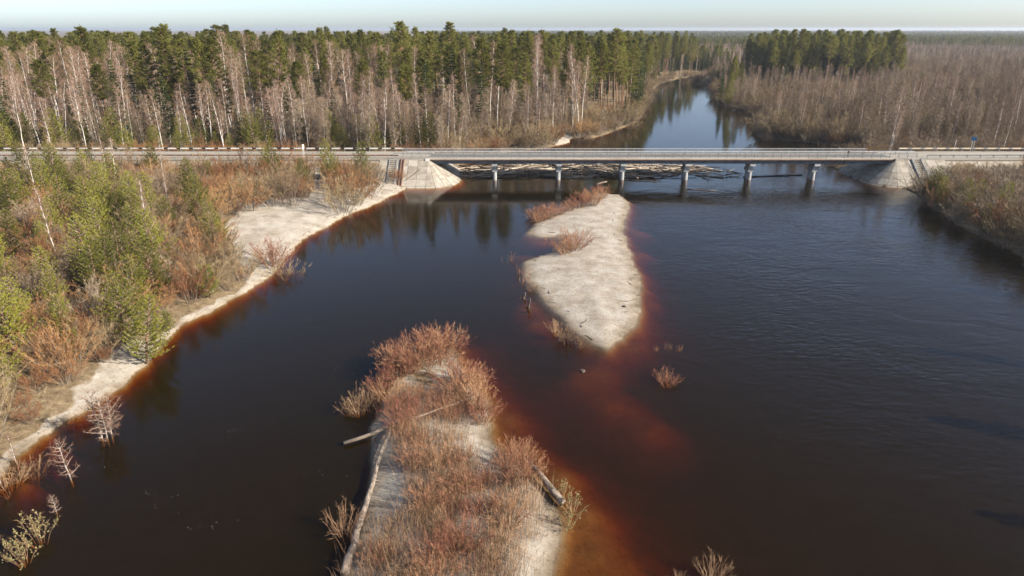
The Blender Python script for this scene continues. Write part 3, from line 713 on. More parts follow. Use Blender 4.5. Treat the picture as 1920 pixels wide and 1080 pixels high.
def young_pine(seed, H, spread=0.34, tuft=0.24, dens=1.0, bare=0.08):
    """young pine: whorls of up-curving branches carrying needle shoots"""
    g = np.random.default_rng(seed); T, C = MB(), MB()
    k = 6; t = np.linspace(0, 1, k); w = np.cumsum(g.normal(0, .012*H, (k, 2)), 0); w -= w[0]
    tr_ = np.column_stack([w, t*H - .4*(t == 0)]); T.tube(tr_, 0.017*H*(1-t)**.8+.012, 6); P0, D = [], []
    z = H*bare + 0.2
    while z < H - 0.15:
        s = z/H; Lb = spread*H*(1 - s)**0.75*(0.55+0.45*min(1, s/0.25)) + 0.18; n = g.integers(5, 8); a0 = g.uniform(0, 6.28)
        for i in range(n):
            a = a0 + i*6.283/n + g.uniform(-.3, .3); ll = Lb*g.uniform(.65, 1.15); tilt = 0.12 + 0.45*s
            o = np.array([np.interp(s, t, tr_[:, c]) for c in range(3)]); dh = np.array((math.cos(a), math.sin(a), 0))
            q = np.linspace(0, 1, 4); pts = o + dh*ll*q[:, None] + np.array((0, 0, 1.))*(ll*(tilt*q + 0.35*q**2.5))[:, None]
            C.tube(pts, 0.022*(1-q)+.006, 3, 1, False)
            m = max(2, int(ll*4.2*dens))
            for j in range(m):
                u = 0.22 + 0.78*(j + g.uniform(0, 1))/m; c = np.array([np.interp(u, q, pts[:, cc]) for cc in range(3)])
                sd_ = np.array((-dh[1], dh[0], 0))*g.choice((-1, 1)); bl = ll*0.32*(1.1-u)+0.10
                e = c + (sd_*0.75 + dh*0.5 + np.array((0, 0, .35)))*bl*g.uniform(.6, 1.2)
                kk = int(8 + bl*18); uu = g.uniform(.1, 1.1, kk); P0.append(c + (e-c)*uu[:, None])
                D.append((unit(unit(e-c)*0.9 + np.array((0, 0, .35)) + g.normal(0, .55, (kk, 3))))*tuft*g.uniform(.6, 1.25, kk)[:, None])
        z += 0.42*g.uniform(.8, 1.2)*(H/7)**.5
    c = tr_[-1]; P0.append(np.repeat(c[None] - np.array((0, 0, .15)), 14, 0)); D.append(unit(np.array((0, 0, 1.1)) + g.normal(0, .45, (14, 3)))*tuft*1.3)
    C.spikes(np.concatenate(P0), np.concatenate(D), tuft*0.30, g, 0)
    return T, C

def shrub(seed, H, W, nst, nbr, ntw, twl, tww, up=0.75, thick=0.022, spikes_only=False, catk=0):
    """many-stemmed willow: stems fan from the base, fork, and end in fine twigs (stems 0, twigs 1, catkins 2)"""
    g = np.random.default_rng(seed); C = MB(); p0, p1, w0, w1 = [], [], [], []; tp, td = [], []; cp, cd = [], []
    for i in range(nst):
        a = g.uniform(0, 6.28); sp = g.uniform(0, 1)**0.7; h = H*g.uniform(.6, 1.05)*(1 - .25*sp)
        o = np.array((math.cos(a), math.sin(a), 0))*sp*W*0.22; o[2] = -0.15; q = np.linspace(0, 1, 5)
        ox = sp*W*0.55*q**1.2; pts = o + np.outer(ox, (math.cos(a), math.sin(a), 0)) + np.outer(h*q**(0.9+.1*up), (0, 0, 1.)) + g.normal(0, .02*H, (5, 3))*q[:, None]
        C.tube(pts, thick*(1-q)*g.uniform(.7, 1.3)+.006, 3, 0, False)
        for j in range(nbr):
            u = g.uniform(.25, 1.0); c = np.array([np.interp(u, q, pts[:, k]) for k in range(3)])
            d = unit(unit(pts[-1]-pts[1]) + g.normal(0, .42, 3)); l = H*g.uniform(.14, .34)*(1.2-.6*u); e = c + d*l
            p0.append(c); p1.append(e); w0.append(thick*.9); w1.append(.008)
            for _ in range(ntw):
                v = g.uniform(.1, 1); tp.append(c+(e-c)*v); td.append(unit(d + g.normal(0, .5, 3) + np.array((0, 0, .25)))*twl*g.uniform(.5, 1.3))
            for _ in range(catk):
                v = g.uniform(.3, 1); cp.append(c+(e-c)*v); cd.append(unit(g.normal(0, .6, 3)+np.array((0, 0, .6)))*.10)
    C.ribbons(np.array(p0), np.array(p1), np.array(w0), np.array(w1), g, 1)
    C.spikes(np.array(tp), np.array(td), tww, g, 1)
    if cp: C.spikes(np.array(cp), np.array(cd), 0.07, g, 2)
    return C

def shoots(seed, n, rx, ry, h, tww=0.022, side=2):
    """a stand of thin upright willow shoots"""
    g = np.random.default_rng(seed); C = MB()
    xy = g.normal(0, 0.45, (n, 2))*np.array((rx, ry)); hh = h*g.uniform(.45, 1.1, n)
    p = np.column_stack([xy, np.full(n, -.1)]); ln = g.normal(0, .13, (n, 2)) + xy*0.05
    m1_ = p + np.column_stack([ln*hh[:, None]*.4, hh*.55]); e = p + np.column_stack([ln*hh[:, None], hh])
    C.ribbons(p, m1_, tww, tww*.75, g, 0); C.spikes(m1_, (e-m1_)*1.0, tww*.8, g, 1)
    k = n*side; i = g.integers(0, n, k); u = g.uniform(.35, .95, k)[:, None]; c = p[i] + (e[i]-p[i])*u
    d = unit(unit(e[i]-p[i]) + g.normal(0, .38, (k, 3)))*h*g.uniform(.10, .30, k)[:, None]; C.spikes(c, d, tww*.75, g, 1)
    return C

# ---- libraries of meshes
LIB = {}
def lib_tree(key, builds, tm, cm):
    LIB[key] = []
    for T, C in builds:
        a = T.mesh(key + '_trunk', tm, True); c = C.mesh(key + '_crown', cm)
        J = MB(); nt = len(tm) if isinstance(tm, (list, tuple)) else 1
        J.v = T.v + C.v; J.n = T.n + C.n; J.f = T.f + [[i + T.n for i in f] for f in C.f]; J.m = T.m + [i + nt for i in C.m]
        LIB[key].append((a, c, J.mesh(key + '_whole', ([tm] if nt == 1 else list(tm)) + list(cm))))
lib_tree('birch', [bare_tree(100+i, 20, 0.125, 0.34, 32, 0.135, 0.66, 10, 0.72, 0.022, droop=0.16, stems=1 + (i in (2, 5))) for i in range(7)], M['birch_bark'], [M['birch_limb'], M['birch_twig']])
lib_tree('bare', [bare_tree(200+i, 14, 0.10, 0.16, 36, 0.18, 0.6, 10, 0.64, 0.025, stems=1 + (i % 3 == 2)) for i in range(7)], M['grey_bark'], [M['grey_bark'], M['grey_twig']])
lib_tree('pine', [pine(300+i, 27, 0.24, (0.46, 0.54, 0.36, 0.58, 0.28, 0.50)[i], (3.3, 3.7, 3.5, 3.9, 3.5, 3.2)[i], 120, 54, 0.46) for i in range(6)], M['pine_bark'], [M['pine_needle'], M['pine_bark']])
lib_tree('spruce', [spruce(400+i, 22, 0.2, (2.6, 2.9, 2.3, 2.7)[i], 30, 0.48) for i in range(4)], M['grey_bark'], [M['spruce_needle']])
lib_tree('young', [young_pine(500+i, 7.5, (0.34, 0.38, 0.31, 0.42, 0.36)[i]) for i in range(5)], M['pine_bark'], [M['young_needle'], M['grey_bark']])
lib_tree('small', [young_pine(540+i, 3.4, 0.36, 0.20, 1.5) for i in range(3)], M['pine_bark'], [M['young_needle'], M['grey_bark']])
lib_tree('flooded', [bare_tree(600+i, 3.6, 0.05, 0.06, 26, 0.30, 0.15, 6, 0.30, 0.016, stems=1+(i == 1)*2) for i in range(3)], M['birch_limb'], [M['birch_limb'], M['birch_twig']])
lib_tree('sapling', [bare_tree(650+i, 9, 0.055, 0.30, 22, 0.12, 0.75, 5, 0.45, 0.02, droop=0.1) for i in range(3)], M['birch_bark'], [M['birch_limb'], M['birch_twig']])
def lib_shrub(key, cs, mats): LIB[key] = [(None, None, c.mesh(key, mats)) for c in cs]
lib_shrub('orange', [shrub(700+i, 4.2, 4.4, 30, 10, 13, 0.42, 0.022) for i in range(4)], [M['grey_bark'], M['orange_twig']])
lib_shrub('tan', [shrub(720+i, 5.0, 5.0, 32, 10, 13, 0.46, 0.023) for i in range(4)], [M['grey_bark'], M['tan_twig']])
lib_shrub('grey', [shrub(740+i, 4.6, 4.8, 30, 10, 13, 0.46, 0.023) for i in range(4)], [M['grey_bark'], M['grey_twig']])
lib_shrub('redbush', [shrub(760+i, 2.4, 2.6, 46, 8, 6, 0.30, 0.014, thick=.014) for i in range(4)], [M['shoot'], M['red_twig']])
lib_shrub('greybush', [shrub(780+i, 2.0, 1.8, 30, 6, 4, 0.26, 0.013, thick=.013) for i in range(3)], [M['shoot'], M['shoot']])
lib_shrub('catkin', [shrub(790+i, 2.2, 1.6, 14, 6, 3, 0.25, 0.014, thick=.014, catk=5) for i in range(2)], [M['shoot'], M['shoot'], M['catkin']])
lib_shrub('stand_red', [shoots(800+i, 130, 1.6, 1.6, 2.2, 0.018) for i in range(4)], [M['shoot'], M['red_twig']])
lib_shrub('stand_tan', [shoots(820+i, 130, 1.6, 1.6, 2.2, 0.018) for i in range(4)], [M['shoot'], M['shoot']])
lib_shrub('twigs', [shoots(840+i, 22, 0.7, 0.5, 1.1, 0.018) for i in range(3)], [M['shoot'], M['red_twig']])

NAMES = {'birch': 'birch_tree', 'bare': 'bare_tree', 'pine': 'pine_tree', 'spruce': 'spruce_tree', 'young': 'young_pine', 'small': 'pine_sapling', 'flooded': 'flooded_tree', 'sapling': 'birch_sapling',
         'orange': 'willow_shrub', 'tan': 'willow_shrub', 'grey': 'alder_shrub', 'redbush': 'red_willow', 'greybush': 'willow_bush', 'catkin': 'catkin_willow', 'stand_red': 'red_willow_shoots', 'stand_tan': 'willow_shoots', 'twigs': 'drowned_twigs'}
CATS = {'birch': 'birch tree', 'bare': 'bare tree', 'pine': 'pine tree', 'spruce': 'spruce tree', 'young': 'pine tree', 'small': 'pine tree', 'flooded': 'bare tree', 'sapling': 'birch tree'}
prand = random.Random(77)
def plant(key, x, y, s, label, group=None, z=None, var=None, lean=None, sz=None, rz=None):
    tm, cm, jm = LIB[key][prand.randrange(len(LIB[key])) if var is None else var % len(LIB[key])]
    zz = hz(x, y) if z is None else z
    rot = (prand.gauss(0, 0.03), prand.gauss(0, 0.03), prand.uniform(0, 6.28) if rz is None else rz) if lean is None else (lean[0], lean[1], prand.uniform(0, 6.28) if rz is None else rz)
    scl = (s, s, s * (sz or prand.uniform(0.92, 1.08)))
    if tm is None:
        o = link(NAMES[key], jm, None, (x, y, zz), rot, scl); cat = 'shrub'
    else:
        o = link(NAMES[key], None, None, (x, y, zz), rot, scl); o.empty_display_size = 0.3
        link('trunk', tm, o); link('crown', cm, o); cat = CATS[key]
    return tag(o, label, cat, group)

def scatter(n, box, dmin, ok, seed, tries=40):
    """n spots in a box, at least dmin apart, where ok(x, y) holds"""
    g = np.random.default_rng(seed); x = g.uniform(box[0], box[1], n*tries); y = g.uniform(box[2], box[3], n*tries)
    k = ok(x, y); x, y = x[k], y[k]; out = []; cell = {}
    for a, b_ in zip(x, y):
        i, j = int(a//dmin), int(b_//dmin)
        if any((a-c)**2+(b_-d)**2 < dmin*dmin for u in (-1, 0, 1) for v in (-1, 0, 1) for c, d in cell.get((i+u, j+v), ())): continue
        cell.setdefault((i, j), []).append((a, b_)); out.append((a, b_))
        if len(out) >= n: break
    return out
def inview(x, y, m=1.0): return np.abs(x) < (0.80*y + 8)*m
def onland(x, y, d=1.0):
    return np.maximum(sdf(x, y, LEFT), sdf(x, y, RIGHT)) > d
def offbeach(x, y, d=0.3):
    k = np.ones(x.shape, bool)
    for b_ in BEACH: k &= sdf(x, y, b_) < -d
    return k
def offroad(x, y, m=2.0): return (y < YN - m) | (y > YF + m)

def woodmass(name, label, cat, spots):
    """a far-off wood that reads as one mass: spots = list of (library key, x, y, scale)"""
    keys = []
    for k, *_ in spots:
        if k not in keys: keys.append(k)
    vars_ = [(k, v) for k in keys for v in range(len(LIB[k]))]; vi = {kv: i for i, kv in enumerate(vars_)}
    g = np.random.default_rng(len(spots)); n = len(spots)
    X = np.array([(a, b_) for _, a, b_, _ in spots]); Z = height(X[:, 0], X[:, 1], False)
    me = bpy.data.meshes.new(name); me.vertices.add(n); me.vertices.foreach_set('co', np.column_stack([X, Z]).ravel())
    a = me.attributes.new('pick', 'INT', 'POINT'); a.data.foreach_set('value', np.array([vi[(k, g.integers(len(LIB[k])))] for k, *_ in spots], np.int32))
    a = me.attributes.new('turn', 'FLOAT_VECTOR', 'POINT'); a.data.foreach_set('vector', np.column_stack([g.normal(0, .03, n), g.normal(0, .03, n), g.uniform(0, 6.28, n)]).astype(np.float32).ravel())
    s = np.array([q[3] for q in spots]); wide = np.where(X[:, 1] > 900, np.minimum(X[:, 1]/900, 3.0), 1.0)
    a = me.attributes.new('size', 'FLOAT_VECTOR', 'POINT'); a.data.foreach_set('vector', np.column_stack([s*wide, s*wide, s]).astype(np.float32).ravel())
    o = link(name, me); tag(o, label, cat, kind='stuff')
    ng = bpy.data.node_groups.new(name, 'GeometryNodeTree'); ng.interface.new_socket('Geometry', in_out='INPUT', socket_type='NodeSocketGeometry'); ng.interface.new_socket('Geometry', in_out='OUTPUT', socket_type='NodeSocketGeometry')
    N, L = ng.nodes, ng.links; gi = N.new('NodeGroupInput'); go = N.new('NodeGroupOutput'); jn = N.new('GeometryNodeJoinGeometry')
    def attr(nm, ty):
        q = N.new('GeometryNodeInputNamedAttribute'); q.data_type = ty; q.inputs['Name'].default_value = nm; return q.outputs['Attribute']
    pk, tn, szs = attr('pick', 'INT'), attr('turn', 'FLOAT_VECTOR'), attr('size', 'FLOAT_VECTOR')
    e2r = N.new('FunctionNodeEulerToRotation'); L.new(tn, e2r.inputs[0])
    for (k, v), i in vi.items():
        src = bpy.data.objects.new('source_' + LIB[k][v][2].name, LIB[k][v][2])
        oi = N.new('GeometryNodeObjectInfo'); oi.inputs['Object'].default_value = src; oi.inputs['As Instance'].default_value = True
        cmp = N.new('FunctionNodeCompare'); cmp.data_type = 'INT'; cmp.operation = 'EQUAL'; L.new(pk, cmp.inputs['A']) if False else L.new(pk, [q for q in cmp.inputs if q.name == 'A' and q.type == 'INT'][0])
        [q for q in cmp.inputs if q.name == 'B' and q.type == 'INT'][0].default_value = i
        ip = N.new('GeometryNodeInstanceOnPoints'); L.new(gi.outputs[0], ip.inputs['Points']); L.new(cmp.outputs[0], ip.inputs['Selection']); L.new(oi.outputs['Geometry'], ip.inputs['Instance'])
        L.new(e2r.outputs[0], ip.inputs['Rotation']); L.new(szs, ip.inputs['Scale']); L.new(ip.outputs[0], jn.inputs[0])
    L.new(jn.outputs[0], go.inputs[0])
    o.modifiers.new('instances', 'NODES').node_group = ng
    return o

# ------------------------------------------------------------------ wood behind the road, left of the river
def zone(x, y):
    u = 960 + FPX * x / (y * math.cos(PITCH) + 31 * math.sin(PITCH))
    return 'at the outer road end' if u < 200 else 'behind the young pines' if u < 400 else 'left of the white road sign' if u < 590 else 'right of the white road sign' if u < 740 else 'above the bridge end' if u < 900 else 'near the river bend'
def zplant(key, x, y, s, label, group):
    z = zone(x, y); return plant(key, x, y, s, label + ' ' + z, group + ' ' + z)
def leftwood(x, y, d=1.5): return (sdf(x, y, LEFT) > d) & inview(x, y, 1.12) & offroad(x, y, 3.2) & (x < 0.32*y + 10)
G1 = 'front birches'
L1 = 'white-stemmed bare birch at the front of the wood'
for x, y in scatter(135, (-185, 60, 170.5, 212), 2.6, lambda x, y: leftwood(x, y, 3) & (x < 22), 1):
    zplant('birch', x, y, prand.uniform(0.6, 1.0), L1, G1)
for x, y in scatter(120, (-215, 70, 200, 262), 3.4, lambda x, y: leftwood(x, y, 4) & (wob(x, y, 14) < .25), 2):
    zplant('birch', x, y, prand.uniform(0.95, 1.4), 'tall bare birch among pines deep in the wood', 'deep birches')
for x, y in scatter(150, (-60, 62, 170.5, 235), 2.7, lambda x, y: leftwood(x, y, 2.5) & (x > -62), 3):
    zplant('bare', x, y, prand.uniform(0.65, 1.15), 'leafless grey-brown tree of the wood', 'grey-brown bare trees')
for x, y in scatter(48, (-180, -30, 172, 205), 4, lambda x, y: leftwood(x, y, 3), 4):
    plant('bare', x, y, prand.uniform(0.5, 0.9), 'leafless grey tree under the birches behind the striped barrier', 'bare trees under the birches')
for x, y in scatter(160, (-260, 62, 200, 320), 5.4, lambda x, y: leftwood(x, y, 3) & ((x < -12) | (y > 225)) & ((wob(x, y, 14) > -.05) | (y > 258)), 5):
    zplant('pine', x, y, prand.uniform(0.8, 1.06 if y < 225 else 1.18), 'tall green pine on the skyline of the wood', 'skyline pines')
for x, y in scatter(58, (-200, 40, 184, 250), 6.5, lambda x, y: leftwood(x, y, 4) & (x < -2), 6):
    zplant('spruce', x, y, prand.uniform(0.6, 1.15), 'dark narrow spruce inside the wood', 'dark spruces')
for x, y in scatter(40, (-165, -8, 171, 192), 4.2, lambda x, y: leftwood(x, y, 3), 7):
    zplant('young', x, y, prand.uniform(0.65, 1.6), 'young green pine at the foot of the wood', 'young pines along the wood edge')
for i, (x, y) in enumerate(scatter(64, (-175, -16, 169.6, 175), 2.3, lambda x, y: leftwood(x, y, 1), 8)):
    plant('orange' if i % 4 else 'tan', x, y, prand.uniform(0.75, 1.2), 'low orange-brown willow scrub behind the striped barrier', 'willow scrub behind the striped barrier')
for i, (x, y) in enumerate(scatter(62, (-20, 62, 170, 275), 3.2, lambda x, y: (sdf(x, y, LEFT) > .4) & (sdf(x, y, LEFT) < 14) & offbeach(x, y, .5) & offroad(x, y, 3), 9)):
    plant('tan' if i % 3 else 'orange', x, y, prand.uniform(1.0, 1.7), 'tan leafless willow on the bank upstream of the bridge', 'willows on the upstream bank below the tall pines')
# the tall pines and spruces standing at the river bend
for i, (px, py, s, k) in enumerate([(1100,225,1.06,'pine'),(1125,222,1.0,'pine'),(1150,222,1.12,'pine'),(1165,214,.95,'pine'),(1178,206,1.1,'pine'),(1192,200,1.2,'spruce'),(1200,192,1.05,'spruce'),(1185,220,.55,'spruce'),(1207,182,1.0,'pine'),(1214,172,.95,'pine'),(1060,228,1.0,'pine'),(1080,232,1.05,'pine'),(1172,226,.5,'spruce'),(1222,165,.9,'pine'),(1160,200,1.1,'pine')]):
    x, y = P(px, py, 2); plant(k, x, y, s, 'tall dark %s leaning over the river bend upstream' % ('pine' if k == 'pine' else 'spruce'), 'conifers at the river bend (%s)' % k)
for px, py, s, k in ((22,279,1.0,'spruce'),(505,270,.98,'pine'),(532,268,1.08,'pine'),(548,275,.85,'spruce'),(402,266,1.05,'pine'),(428,264,1.12,'pine'),(212,270,.8,'pine'),(298,268,.78,'spruce'),(910,258,1.0,'pine'),(936,258,.95,'pine'),(190,281,.5,'spruce'),(452,280,.5,'spruce'),(575,274,.8,'pine'),(105,272,.85,'pine'),(330,262,1.0,'pine'),(760,258,.9,'pine'),(600,281,.42,'spruce')):
    x, y = P(px, py, 2.3); zplant(k, x, y, s, 'green %s standing forward among the birches' % ('pine' if k == 'pine' else 'spruce'), 'forward conifers (%s)' % k)
for nm, px, py, s, lab in (('birch', 692, 283, 1.0, 'bright white forked birch standing alone before the brown trees left of the bridge end'), ('birch', 1052, 216, 1.12, 'thick white birch rising over the willows near the river bend'),
                           ('spruce', 648, 281, .42, 'small dark green spruce beside the road near the bridge end'), ('pine', 848, 240, 0.9, 'broad dark pine standing in front of the skyline pines above the bridge end'),
                           ('birch', 1018, 222, 0.85, 'low-branched white birch beside the thick birch at the river bend'), ('birch', 275, 284, .62, 'leaning white birch right behind the striped barrier')):
    x, y = P(px, py, 2.3); plant(nm, x, y, s, lab, lean=(0.0, -0.12 if px == 275 else 0.0), var=2 if px == 692 else 1)

# ------------------------------------------------------------------ wood on the right, upstream of the bridge
def rightwood(x, y, d=1.0): return (sdf(x, y, RIGHT) > d) & inview(x, y, 1.12) & offroad(x, y, 3.2)
setback = lambda x, y: (sdf(x, y, RIGHT) > 13) | (y > 330) | (x > 85)
sp = scatter(150, (60, 230, 170.5, 262), 2.9, lambda x, y: rightwood(x, y, 1.5) & setback(x, y), 21)
for x, y in sp:
    zr = 'behind the bridge end' if x < 100 else 'near the blue road sign' if x < 128 else 'at the outer view edge'; zr = ('front ' if y < 205 else 'rear ') + 'leafless brown tree of the flooded wood ' + zr
    plant('bare', x, y, prand.uniform(0.55, 1.0), zr, zr + 's')
for x, y in scatter(46, (60, 260, 172, 290), 6.5, lambda x, y: rightwood(x, y, 2) & setback(x, y), 22):
    plant('birch', x, y, prand.uniform(0.55, 0.85), 'pale slender birch in the brown wood right of the river', 'birches of the wood right of the river')
for i, (x, y) in enumerate(scatter(80, (58, 190, 169.8, 250), 3.0, lambda x, y: rightwood(x, y, -0.8) & ((sdf(x, y, RIGHT) < 8) | (y < 180)), 23)):
    plant(('grey', 'tan', 'orange')[0 if i % 3 else 1 + (i % 2)], x, y, prand.uniform(0.6, 1.3), 'bushy leafless willow at the flooded edge of the wood right of the river', 'willows at the edge of the wood right of the river')
for px, py, s in ((1436, 258, 1.8), (1462, 262, 1.75)):
    x, y = P(px, py, 0); plant('tan', x, y, s, 'round yellowish willow in the flood water upstream of the bridge', 'pair of yellowish willows in the flood water')
for px, py, s in ((1352,192,.72),(1362,196,.62),(1372,192,.7),(1366,186,.8),(1384,188,.6),(1350,184,.75)):
    x, y = P(px, py, 1.5); plant('spruce' if s > .7 else 'pine', x, y, s, 'dark conifer at the water where the far bank juts out', 'dark conifers on the jutting far bank')
x, y = P(1672, 283, 1.0); plant('birch', x, y, .62, 'multi-stemmed pale birch right behind the bridge railing', var=2)
x, y = P(1910, 212, 2.2); plant('pine', x, y, .5, 'lone dark pine in the brown wood at the edge of the view', var=4)

# far woods that read as one mass
spots = []
g = np.random.default_rng(31)
def add(n, box, dmin, ok, keyf, sf, seed):
    for x, y in scatter(n, box, dmin, ok, seed, 12): spots.append((keyf(x, y), x, y, sf()))
# brown wood, right
add(3300, (70, 620, 200, 620), 4.3, lambda x, y: rightwood(x, y, 2) & setback(x, y) & (x > 0.28*y) & ~((x > 142) & (x < 238) & (y > 395) & (y < 470)), lambda x, y: ('bare', 'bare', 'bare', 'bare', 'bare', 'bare', 'bare', 'bare', 'bare', 'grey', 'tan', 'tan', 'tan', 'birch', 'birch', 'young')[int(g.integers(16))], lambda: g.uniform(.45, .95), 32)
spots = [(k, x, y, q * (2.0 if k in ('grey', 'tan') else .8 if k == 'birch' else 1)) for k, x, y, q in spots]
woodmass('brown_wood', 'brown leafless wood stretching away right of the river', 'wood', spots); spots = []
add(620, (140, 240, 385, 470), 4.2, lambda x, y: (x > 140 + (y-372)*.1) & (x < 229 - (470-y)*.25 + 7*np.sin(y*.3)) & (x > 136 + 5*np.sin(y*.21)), lambda x, y: 'pine' if g.random() < .75 else 'spruce', lambda: g.uniform(.68, 1.12), 33)
woodmass('pine_stand', 'dark green pine stand rising out of the brown wood right of the river', 'wood', spots); spots = []
add(240, (134, 180, 572, 640), 3.2, lambda x, y: x > 0, lambda x, y: 'spruce' if g.random() < .7 else 'pine', lambda: g.uniform(.52, .68), 34)
woodmass('dark_grove', 'small dark conifer grove facing the far end of the river', 'wood', spots); spots = []
add(1300, (-330, 170, 300, 620), 7.0, lambda x, y: (sdf(x, y, LEFT) > 4) & (x < 0.26*y) & inview(x, y), lambda x, y: ('pine', 'pine', 'birch', 'spruce')[int(g.integers(4))], lambda: g.uniform(.85, 1.08), 35)
woodmass('deep_wood', 'mixed pine and birch wood beyond the skyline pines left of the river', 'wood', spots); spots = []
add(5200, (60, 1000, 600, 1000), 8.0, lambda x, y: inview(x, y) & (x > .12*y) & ((sdf(x, y, LEFT) > 3) | (sdf(x, y, RIGHT) > 3)), lambda x, y: 'bare' if (g.random() < .35 or x > .45*y) and y < 950 else ('birch' if g.random() < .88 else 'pine'), lambda: g.uniform(.6, .78), 36)
yy_ = np.exp(g.uniform(math.log(900), math.log(6500), 15000)); xx_ = yy_*g.uniform(-.1, .86, 15000)
for x, y in zip(xx_, yy_):
    w_ = math.sin(x/170+1)+math.sin(y/210+x/400)
    spots.append(('pine' if w_ > -0.9 else ('bare' if g.random() < .5 else 'birch'), x, y, g.uniform(.5, .66)))
woodmass('distant_forest', 'distant conifer and birch forest reaching to the horizon', 'forest', spots); spots = []
# undergrowth that fills the near woods
add(900, (-200, 60, 172, 262), 2.6, lambda x, y: leftwood(x, y, 2), lambda x, y: ('grey', 'tan', 'grey', 'orange')[int(g.integers(4))], lambda: g.uniform(.5, .9), 37)
add(900, (66, 290, 172, 330), 3.4, lambda x, y: rightwood(x, y, 1.5), lambda x, y: ('grey', 'grey', 'tan')[int(g.integers(3))], lambda: g.uniform(.6, 1.1), 38)
add(420, (-140, -15, 45, 152.5), 2.0, lambda x, y: (sdf(x, y, LEFT) > 1.6) & offbeach(x, y, .8) & (y < 152.5) & inview(x, y, 1.15), lambda x, y: ('orange', 'grey', 'tan', 'orange')[int(g.integers(4))], lambda: g.uniform(.4, .85), 39)
add(260, (60, 165, 80, 153), 1.8, lambda x, y: (sdf(x, y, RIGHT) > -.3) & (y < 152) & ((y < 143) | (x > 98)), lambda x, y: ('grey', 'tan')[int(g.integers(2))], lambda: g.uniform(.6, 1.0), 40)
def shore(x, y): return ((np.abs(sdf(x, y, LEFT)-2.2) < 2.6) | (np.abs(sdf(x, y, RIGHT)-1.5) < 2.6)) & (y > 176) & (x > -5) & (x < 170) & offbeach(x, y, .3)
add(330, (-5, 170, 176, 540), 2.8, shore, lambda x, y: ('tan', 'grey', 'tan')[int(g.integers(3))], lambda: g.uniform(.6, 1.15), 47)
woodmass('undergrowth', 'low brown leafless undergrowth between the trees and shrubs', 'undergrowth', spots); spots = []

# ------------------------------------------------------------------ near bank, left
def nplant(key, x, y, s, label, group):
    z = 'close to the road' if y > 122 else 'level with the white beach' if y > 95 else 'above the leaning pine' if y > 72 else 'low at the view edge'
    return plant(key, x, y, s, label + ' ' + z, group + ' ' + z)
def lb(x, y, d=1.0): return (sdf(x, y, LEFT) > d) & offbeach(x, y, .4) & (y < 152) & inview(x, y, 1.15)
pa = [P(*q) for q in ((-300,350),(130,345),(245,400),(262,470),(235,545),(210,600),(150,690),(60,800),(-300,960))]
for i, (x, y) in enumerate(scatter(84, (-140, -15, 40, 150), 4.3, lambda x, y: lb(x, y, 3) & pnp(x, y, pa), 41)):
    nplant('young', x, y, prand.uniform(0.65, 1.3), 'young yellow-green pine of the near bank thicket', 'young pines of the thicket on the near bank')
for i, (x, y) in enumerate(scatter(44, (-120, -15, 45, 150), 4.6, lambda x, y: lb(x, y, 2.5) & ~pnp(x, y, pa), 42)):
    nplant('small' if i % 2 else 'young', x, y, prand.uniform(0.75, 1.25), 'small green pine among the open brown scrub', 'scattered pines in the brown scrub')
for i, (x, y) in enumerate(scatter(130, (-140, -15, 45, 152.5), 2.6, lambda x, y: lb(x, y, 1.8) & (~pnp(x, y, pa)), 43)):
    k = ('orange', 'grey', 'orange', 'tan')[i % 4]
    nplant(k, x, y, prand.uniform(0.75, 1.5), {'orange': 'orange-brown leafless willow in the open scrub', 'grey': 'grey-brown leafless alder in the open scrub', 'tan': 'tan leafless willow in the open scrub'}[k], 'scrub of the near bank (%s)' % k)
for i, (x, y) in enumerate(scatter(80, (-140, -15, 45, 152), 3.2, lambda x, y: lb(x, y, 2.5) & pnp(x, y, pa), 44)):
    k = ('orange', 'tan', 'grey')[i % 3]
    plant(k, x, y, prand.uniform(0.8, 1.4), {'orange': 'orange-brown willow between the young pines of the near bank', 'grey': 'grey-brown alder between the young pines of the near bank', 'tan': 'tan willow between the young pines of the near bank'}[k], 'shrubs between the young pines (%s)' % k)
for i, (x, y) in enumerate(scatter(16, (-140, -40, 60, 150), 7, lambda x, y: lb(x, y, 4), 45)):
    plant('sapling', x, y, prand.uniform(.8, 1.3), 'thin white birch sapling among the young pines of the near bank', 'birch saplings of the near bank')
